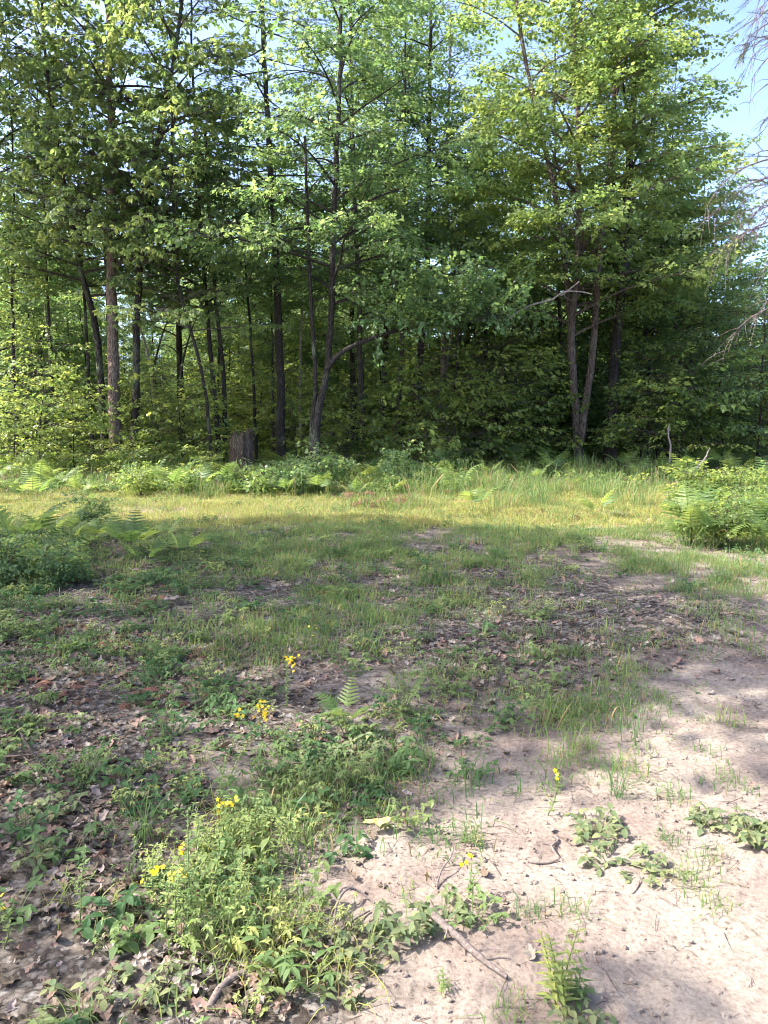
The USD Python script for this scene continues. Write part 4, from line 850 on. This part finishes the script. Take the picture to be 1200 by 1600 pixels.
field('ground_cover', BIG, 2600, (1.7, 11), lambda x, y: B(x, y) ** 2 * patchy(x, y, 1.5, 35) * np.where((x < .1), 1, .25), (.35, .7), 4, label='broad leaved seedlings in the litter at left')
px_of = lambda x, y: pixel(np.stack([x, y, 0 * x], -1))[:2]
def tall_mask(x, y):
    px, py = px_of(x, y)
    a = np.exp(-((px - 860) / 130) ** 2) * ((py > 705) & (py < 800)) + .8 * np.exp(-((px - 630) / 70) ** 2) * ((py > 765) & (py < 800)) + .5 * np.exp(-((px - 330) / 120) ** 2) * ((py > 758) & (py < 782))
    return np.clip(a + .8 * ((px > 1080) & (py > 780) & (py < 855)) * np.clip((px - 1060) / 60, 0, 1), 0, 1) * .8 * patchy(x, y, .9, 95, .43, .56)
field('tall_grass', TALL, 6500, (9, 24), tall_mask, (.6, 1.25), 5, label='tall grass with dry stalks standing before the trees')
field('undergrowth', SHORT + MID + LOW[:4], 16000, (14.5, 46), lambda x, y: .35 + .65 * patchy(x, y, .5, 45), (1.3, 2.6), 6, label='green undergrowth covering the forest floor')
field('undergrowth', SP['under'], 5200, (15.5, 48), lambda x, y: .3 + .7 * patchy(x, y, .4, 55), (.7, 1.2), 7, tilt=.25, lift=.22, label='low leafy seedlings spread over the forest floor')

def dry_leaf(seed, mat, L, W, separate=False):
    rng = np.random.default_rng(seed); s = source('dry_leaf'); b = MB()
    n = 7; rows = []
    for k in range(n):
        t = k / (n - 1); w = W * .5 * (math.sin(PI * min(1, t * .93 + .05)) ** .7) * (1.0 if k % 2 else .55)
        c = np.array([L * (t - .5), rng.normal(0, .04) * W, .012 + .25 * L * (t - .5) ** 2 * rng.uniform(.3, 2) + rng.normal(0, .003)])
        rows.append([c + [rng.normal(0, .004), w, rng.uniform(.1, .7) * w], c, c + [rng.normal(0, .004), -w, rng.uniform(-.05, .7) * w]])
    v = np.array(rows).reshape(-1, 3); f = []
    for k in range(n - 1):
        a = 3 * k; f += [[a, a + 1, a + 4], [a, a + 4, a + 3], [a + 1, a + 2, a + 5], [a + 1, a + 5, a + 4]]
    b.add(v, f); part(s, 'blade', b.out(), mat); return s
LEAF = [dry_leaf(501, M['dead'], .10, .065), dry_leaf(502, M['dead'], .085, .06), dry_leaf(503, M['dead_pale'], .095, .06), dry_leaf(504, M['dead'], .12, .07), dry_leaf(505, M['dead_pale'], .08, .055), dry_leaf(506, M['dead'], .06, .04)]
field('leaf_litter', LEAF, 44000, (1.7, 13), lambda x, y: DK(x, y) ** 1.8 * (.15 + .85 * patchy(x, y, 1.4, 65, .35, .6)) * .75, (.2, .7), 8, tilt=.4, lift=.004, label='litter of dry brown oak leaves on the ground')
field('leaf_litter', LEAF, 17000, (1.7, 5.5), lambda x, y: np.clip(DK(x, y) - .35, 0, 1) * 1.5 * (.35 + .65 * patchy(x, y, 2, 66, .35, .6)), (.18, .7), 12, tilt=.5, lift=.006, label='thick litter of curled oak leaves at the near left')
field('leaf_litter', LEAF, 12000, (14, 36), lambda x, y: .5 + 0 * x, (1.1, 1.9), 9, tilt=.3, lift=.01, label='dry leaves on the forest floor under the trees')
def bit_source(seed, L, r):
    rng = np.random.default_rng(seed); s = source('bit'); b = MB(); b.tube(np.array([[-L / 2, 0, 0], [0, rng.normal(0, L * .12), .002], [L / 2, 0, 0]]), r, 3); part(s, 'bit', b.out(), M['bits']); return s
BITS = [bit_source(520, .03, .0010), bit_source(521, .05, .0009), bit_source(522, .011, .0019), bit_source(523, .085, .0009), bit_source(524, .016, .0010), bit_source(525, .009, .0024), bit_source(526, .02, .0008)]
field('twig_litter', BITS, 60000, (1.7, 9), lambda x, y: (.3 + .4 * DK(x, y)) * (.3 + .75 * patchy(x, y, 2.2, 75, .4, .65)), (.5, 1.3), 10, tilt=.15, lift=.003, label='specks of twig and bark strewn over the sand')
def clod_source(seed):
    import trimesh
    m = trimesh.creation.icosphere(1, .012); m.vertices *= 1 + .35 * np.random.default_rng(seed).normal(0, 1, (len(m.vertices), 1)) * .6; m.vertices[:, 2] *= .6
    s = source('clod'); part(s, 'clod', m, ground_m); return s

CLODS = [clod_source(530), clod_source(531), clod_source(532)]
field('sand_clods', CLODS, 16000, (1.7, 6.5), lambda x, y: (.15 + .85 * patchy(x, y, 1.7, 85, .45, .65)) * .5, (.25, 1.0), 13, tilt=.8, label='small crumbs of sand and soil on the bare ground')
# single dry leaves near the camera
def fallen_leaves():
    rng = np.random.default_rng(81); spots = []
    for (px, py, n, l, g) in (((0, 200), (1130, 1240), 46, 'dry brown oak leaf in the deep litter under the fallen branch at left', 'dry leaves under the left fallen branch'), ((60, 250), (1330, 1450), 34, 'dry curled leaf in the litter left of the yellow flowers', 'dry leaves left of the flowers'),
                              ((220, 330), (1490, 1560), 30, 'pale bleached leaf in the bright sunlit patch at bottom left', 'bleached leaves at bottom left'), ((330, 560), (1480, 1590), 30, 'dry leaf beside the charred stick at the bottom', 'dry leaves by the charred stick'),
                              ((660, 900), (915, 990), 30, 'dry leaf on the shaded brown patch right of the middle', 'dry leaves on the shaded patch')):
        for k in range(n):
            s = LEAF[rng.integers(0, 6)] if 'pale' not in l else LEAF[rng.choice([2, 4])]
            g0 = gp(rng.uniform(*px), rng.uniform(*py), .008 + rng.uniform(0, .012)); copy_of(s, 'fallen_leaf', l, 'leaf', g, g0, rng.uniform(0, 6.28), rng.uniform(.28, .55), tilt=(rng.normal(0, 18), rng.normal(0, 14)))
    y = dry_leaf(590, M['yellow_leaf'], .12, .06); copy_of(y, 'fallen_leaf', 'large yellow fallen leaf lying at the edge of the middle weed patch', 'leaf', None, gp(590, 1297, .03), .2, 1.0)
    copy_of(LEAF[2], 'fallen_leaf', 'white curled leaf bright in the shade left of centre', 'leaf', None, gp(270, 948, .03), .7, 1.5)
    copy_of(LEAF[3], 'fallen_leaf', 'flat tan leaf alone on the small sunlit sand patch', 'leaf', None, gp(424, 1226, .02), .1, .8)
fallen_leaves()

# single weeds and tufts standing on the sand
WEED = [herb(461, 24, .055, .036, .12, M['dusty'], separate=True, name='weed'), herb(462, 22, .04, .034, .14, M['dusty'], separate=True, name='weed'), herb(463, 15, .07, .04, .11, M['dusty'], per=5, w=.45, separate=True, name='weed')]
def upright(seed, h, n, leaf, name='upright_weed'):
    rng = np.random.default_rng(seed); s = source(name)
    for k in range(n):
        b, st = MB(), MB(); a = rng.uniform(0, 6.28); H = h * rng.uniform(.5, 1.1); tip = np.array([math.cos(a) * .22 * H, math.sin(a) * .22 * H, H]); o = rng.normal(0, .03, 3) * [1, 1, 0]
        st.tube([o, o + tip * [.4, .4, .5], o + tip], [.0025, .002, .001], 4, cap=False); part(s, 'stem', st.out(), M['stem'])
        for j in range(int(H / .016)):
            t = (j + 1) / int(H / .016 + 1); c = o + tip * [t, t, t]; z = leaf * (1.15 - .6 * t)
            for sg in (0, PI): b.leaf(c, np.array([math.cos(j * 1.6 + sg), math.sin(j * 1.6 + sg), .5]), np.array([rng.normal(0, .1), 0, 1.0]), z, z * .3, fold=.3, bend=.3, shape=((0, .2), (.4, 1.0)))
        part(s, 'leaves', b.out(), M['wort'])
    return s
UPR = [upright(471, .24, 5, .05), upright(472, .16, 6, .035)]
MAT = [tuft(481, 70, .11, .09, M['grass'], .004, .9, dry=4, name='grass_mat'), tuft(482, 46, .14, .06, M['grass'], .0045, .8, dry=6, name='grass_mat')]
for (px, py, src, s, nm, cat, l) in (
    (930, 1300, WEED[0], 1.0, 'bramble_clump', 'weed', 'bramble clump on bright sand, upper of the two right of centre'), (958, 1345, WEED[1], .95, 'bramble_clump', 'weed', 'bramble runner with reddish leaves just below the upper clump'),
    (1008, 1362, WEED[1], .75, 'bramble_clump', 'weed', 'far right tip of the bramble runner on the sand'), (1135, 1296, WEED[1], 1.0, 'bramble_clump', 'weed', 'left half of the dusty bramble patch at right edge'), (1180, 1312, WEED[0], 1.1, 'bramble_clump', 'weed', 'right half of the dusty bramble patch at right edge'),
    (1105, 1285, WEED[2], .6, 'bramble_clump', 'weed', 'small sprig left of the dusty bramble patch'), (640, 1450, WEED[2], 1.0, 'bramble_clump', 'weed', 'leafy clump at the upper end of the thick slanting stick'), (690, 1440, WEED[0], .8, 'bramble_clump', 'weed', 'leafy clump touching the thick slanting stick'),
    (570, 1480, WEED[0], .9, 'bramble_clump', 'weed', 'sunlit weed clump left of the thick slanting stick'), (545, 1540, WEED[1], .7, 'bramble_clump', 'weed', 'small weed clump at bottom below the straight twig'), (690, 1545, UPR[1], .45, 'upright_weed', 'weed', 'tiny bright seedling on the sand below the slanting stick'),
    (893, 1570, UPR[0], 1.0, 'upright_weed', 'weed', 'tall leafy weed at the bottom beside the dark shadow'), (905, 1592, WEED[0], .8, 'bramble_clump', 'weed', 'low leaves at the foot of the tall bottom weed'), (800, 1585, MAT[1], .55, 'grass_tuft', 'grass tuft', 'small grass tuft at the bottom left of the tall weed'),
    (700, 1312, MAT[0], 1.15, 'grass_mat', 'grass tuft', 'dense low grass mat on sand at the middle'), (735, 1318, UPR[1], .7, 'upright_weed', 'weed', 'upright sprig at the right end of the low grass mat'), (1075, 1378, MAT[1], .7, 'grass_tuft', 'grass tuft', 'yellowish grass tuft right of the bramble runner'),
    (1110, 1345, MAT[1], .5, 'grass_tuft', 'grass tuft', 'small grass tuft below the dusty bramble patch'), (1050, 1250, MAT[1], .7, 'grass_tuft', 'grass tuft', 'thin grass tuft on bright sand above the bramble patch'), (1042, 1315, MAT[1], .5, 'grass_tuft', 'grass tuft', 'small grass tuft on bright sand between bramble clumps'),
    (965, 1245, SEDGE[0], .5, 'grass_tuft', 'grass tuft', 'tall lone grass blade tuft on the sand above the brambles'), (985, 1205, MAT[1], .9, 'grass_tuft', 'grass tuft', 'bright grass tuft at the edge of the shade above the brambles'), (940, 1195, MAT[0], .8, 'grass_tuft', 'grass tuft', 'shaded grass tuft left of the bright edge tuft'),
    (875, 1185, MAT[1], .8, 'grass_tuft', 'grass tuft', 'grass tuft above the pale yellow flowered weed'), (825, 1430, MAT[1], .5, 'grass_tuft', 'grass tuft', 'sparse grass sprig on the sand, left of a pair'), (893, 1428, MAT[1], .6, 'grass_tuft', 'grass tuft', 'sparse grass sprig on the sand, right of a pair'),
    (1118, 1420, MAT[1], .55, 'grass_tuft', 'grass tuft', 'dry wispy tuft on trodden sand at right'), (1135, 1222, MAT[0], .8, 'grass_tuft', 'grass tuft', 'dark grass tuft in the shadow band at right'), (745, 1215, MAT[0], 1.3, 'grass_mat', 'grass tuft', 'broad shaded grass mat above the low grass mat'),
    (1070, 905, SEDGE[0], 1.0, 'sedge_tuft', 'grass tuft', 'dark arching sedge tuft crossing the edge of light at right'), (1130, 915, SEDGE[1], .9, 'sedge_tuft', 'grass tuft', 'low sedge tuft right of the dark arching sedge'), (1035, 900, SEDGE[1], .8, 'sedge_tuft', 'grass tuft', 'sedge tuft left of the dark arching sedge'),
    (440, 1260, MAT[0], 1.2, 'grass_mat', 'grass tuft', 'bright sunlit fine grass cushion right of the small sand patch'), (480, 1235, MAT[0], 1.0, 'grass_mat', 'grass tuft', 'upper fine grass cushion right of the small sand patch'), (360, 1470, MAT[0], 1.2, 'grass_mat', 'grass tuft', 'bright fine grass cushion above the bleached leaves'), (330, 1440, MAT[0], 1.1, 'grass_mat', 'grass tuft', 'bright fine grass cushion among the yellow flowered stems'),
    (225, 1310, SEDGE[1], .55, 'grass_tuft', 'grass tuft', 'slim upright grass tuft left of the yellow flowers'), (490, 1180, WEED[0], 1.0, 'bramble_clump', 'weed', 'bright leafy weed in the middle below the lone fern'), (560, 1170, WEED[2], 1.2, 'bramble_clump', 'weed', 'dark leafy weed right below the lone fern'),
    (80, 1265, WEED[0], 1.0, 'bramble_clump', 'weed', 'green creeper clump crossing the fallen branch at left'), (50, 1340, WEED[2], .9, 'bramble_clump', 'weed', 'sunlit creeper clump below the fallen branch at left'), (180, 1450, BIG[0], .9, 'bramble_clump', 'weed', 'broad three leaved seedling at lower left'), (215, 1470, BIG[0], .8, 'bramble_clump', 'weed', 'second broad three leaved seedling at lower left'), (270, 1560, WEED[2], .75, 'bramble_clump', 'weed', 'sunlit seedlings among bleached leaves at the bottom'), (140, 1560, WEED[1], .9, 'bramble_clump', 'weed', 'shadier seedlings at the bottom left corner')):
    copy_of(src, nm, l, cat, None, gp(px, py), (px * 1.7) % 6.28, s)

def wort(pb, pt, label, flowers=1, branchy=True, seed=0, dense=1.0, bushy=0):
    """A thin leafy herb from the pixel of its foot to the pixel of its top, with clusters of yellow flowers."""
    rng = np.random.default_rng(900 + seed); o = gp(*pb); top = at(pt[0], pt[1], o[1] + (0.02 if seed % 2 else -.03)) - o; H = np.linalg.norm(top)
    root = thing('flowering_weed' if flowers else 'leafy_weed', label, 'wildflower' if flowers else 'weed', 'upright weeds of the sunlit patch' if seed >= 40 else None, o)
    q = smooth_path([np.zeros(3), top * .5 + [rng.normal(0, .01), rng.normal(0, .02), .02 * H], top], 10)
    b, lf = MB(), MB(); b.tube(q, np.linspace(.0028, .0015, 10), 4, cap=False); part(root, 'stem', b.out(), M['stem'])
    heads = [top] if flowers else []
    def leaves(q, st, size):
        L = np.linalg.norm(q[-1] - q[0]); n = int(L / st)
        for j in range(n):
            t = (j + 1) / n * (len(q) - 1) * .99; m = int(t); c = q[m] + (q[m + 1] - q[m]) * (t - m); a = j * 1.57 + rng.normal(0, .2); z = size * rng.uniform(.7, 1.2)
            for sg in (0, PI): lf.leaf(c, np.array([math.cos(a + sg), math.sin(a + sg), .45]), np.array([0, rng.normal(0, .2), 1.0]), z, z * .42, fold=.2, bend=.3, shape=((0, .3), (.45, 1.0)))
    leaves(q, .02 / dense, .024)
    for k in range(int(H / .05) if branchy else 2):
        t = rng.uniform(.25, .95) * 9; m = int(min(t, 8)); c = q[m] + (q[m + 1] - q[m]) * (t - m); a = rng.uniform(0, 6.28); L = rng.uniform(.04, .11) * (1.2 if t > 5 else .9)
        e = c + np.array([math.cos(a) * L * .6, math.sin(a) * L * .6, L * .8]); b = MB(); s = np.array([c, (c + e) / 2 + [0, 0, -.005], e]); b.tube(s, [.0015, .0012, .0009], 3, cap=False); part(root, 'side_stem', b.out(), M['stem']); leaves(s, .014, .015)
        if flowers > 1 and t > 6.2: heads.append(e)
    part(root, 'leaves', lf.out(), M['wort'])
    for h in heads[:flowers * 3]:
        for k in range(6 if flowers > 1 else 4):
            c = h + rng.normal(0, .013, 3) + [0, 0, .006]; fm = MB(); nrm = rng.normal(0, .4, 3) + [0, -.5, .8]; nrm /= np.linalg.norm(nrm); u = np.cross(nrm, [1, 0, 0.1]); u /= np.linalg.norm(u); w = np.cross(nrm, u)
            for j in range(5):
                d = u * math.cos(j * 1.2566) + w * math.sin(j * 1.2566) + nrm * .2
                fm.leaf(c, d, nrm, .0095, .006, fold=.1, bend=.1, shape=((0, .3), (.6, 1.0)))
            part(root, 'flower', fm.out(), M['petal'])
for k, a in enumerate((
    ((448, 1096), (448, 1034), 'yellow flowered weed with a broad cluster above the lone fern', 3), ((345, 1245), (408, 1126), 'long leaning stem topped by bright yellow flowers', 3), ((488, 1012), (486, 980), 'small yellow flowered weed farthest back in the shade', 1),
    ((352, 1336), (345, 1264), 'yellow topped stem beside the small sand patch', 2), ((292, 1440), (280, 1330), 'leafy stem with one yellow flower head, taller of the sunlit group', 1), ((258, 1480), (272, 1368), 'leafy stem with large yellow head at the left of the sunlit group', 2),
    ((6, 1480), (2, 1416), 'yellow flower head cut by the left edge', 1), ((732, 1404), (736, 1348), 'single yellow flower on bright sand below the grass mat', 1), ((856, 1268), (874, 1214), 'pale yellow flowered weed with sprawling stems on the sand', 1),
    ((124, 1450), (132, 1348), 'bright leafy flowerless stem standing in litter at left', 0), ((302, 1450), (294, 1264), 'tall flowerless leafy stem in the sunlit weed group', 0), ((335, 1262), (352, 1186), 'slender flowerless stem at the edge of the small sand patch', 0), ((318, 1420), (340, 1300), 'branched leafy stem right of the sunlit flower heads', 0),
    ((372, 1420), (386, 1330), 'yellow green leafy stem in the sunlit grass cushion', 0), ((440, 1460), (436, 1390), 'short leafy stem right of the sunlit grass cushion', 0))):
    wort(a[0], a[1], a[2], a[3], True, k, 1.0)
for k in range(16):
    rg = np.random.default_rng(1200 + k); px, py = rg.uniform(225, 520), rg.uniform(1320, 1500)
    wort((px, py), (px + rg.normal(0, 14), py - rg.uniform(45, 110)), 'upright leafy stem in the sunlit weedy patch by the yellow flowers', 0, True, 40 + k)

# ------------------------------------------------------------------ neighbours with one description: told apart by distance
same = {}
for p in stage.GetPrimAtPath('/World').GetChildren():
    l = p.GetCustomDataByKey('label')
    if l: same.setdefault(l, []).append(p)
for l, ps in same.items():
    if 2 <= len(ps) <= 5 and len(l.split()) <= 14:
        ps.sort(key=lambda p: np.hypot(*UsdGeom.Xformable(p).GetLocalTransformation().ExtractTranslation()[:2]))
        names = {2: ['nearer', 'farther'], 3: ['nearest', 'middle', 'farthest'], 4: ['nearest', 'second nearest', 'third nearest', 'farthest'], 5: ['nearest', 'second nearest', 'third nearest', 'fourth nearest', 'farthest']}[len(ps)]
        for p, n in zip(ps, names): p.SetCustomDataByKey('label', l + ', ' + n)
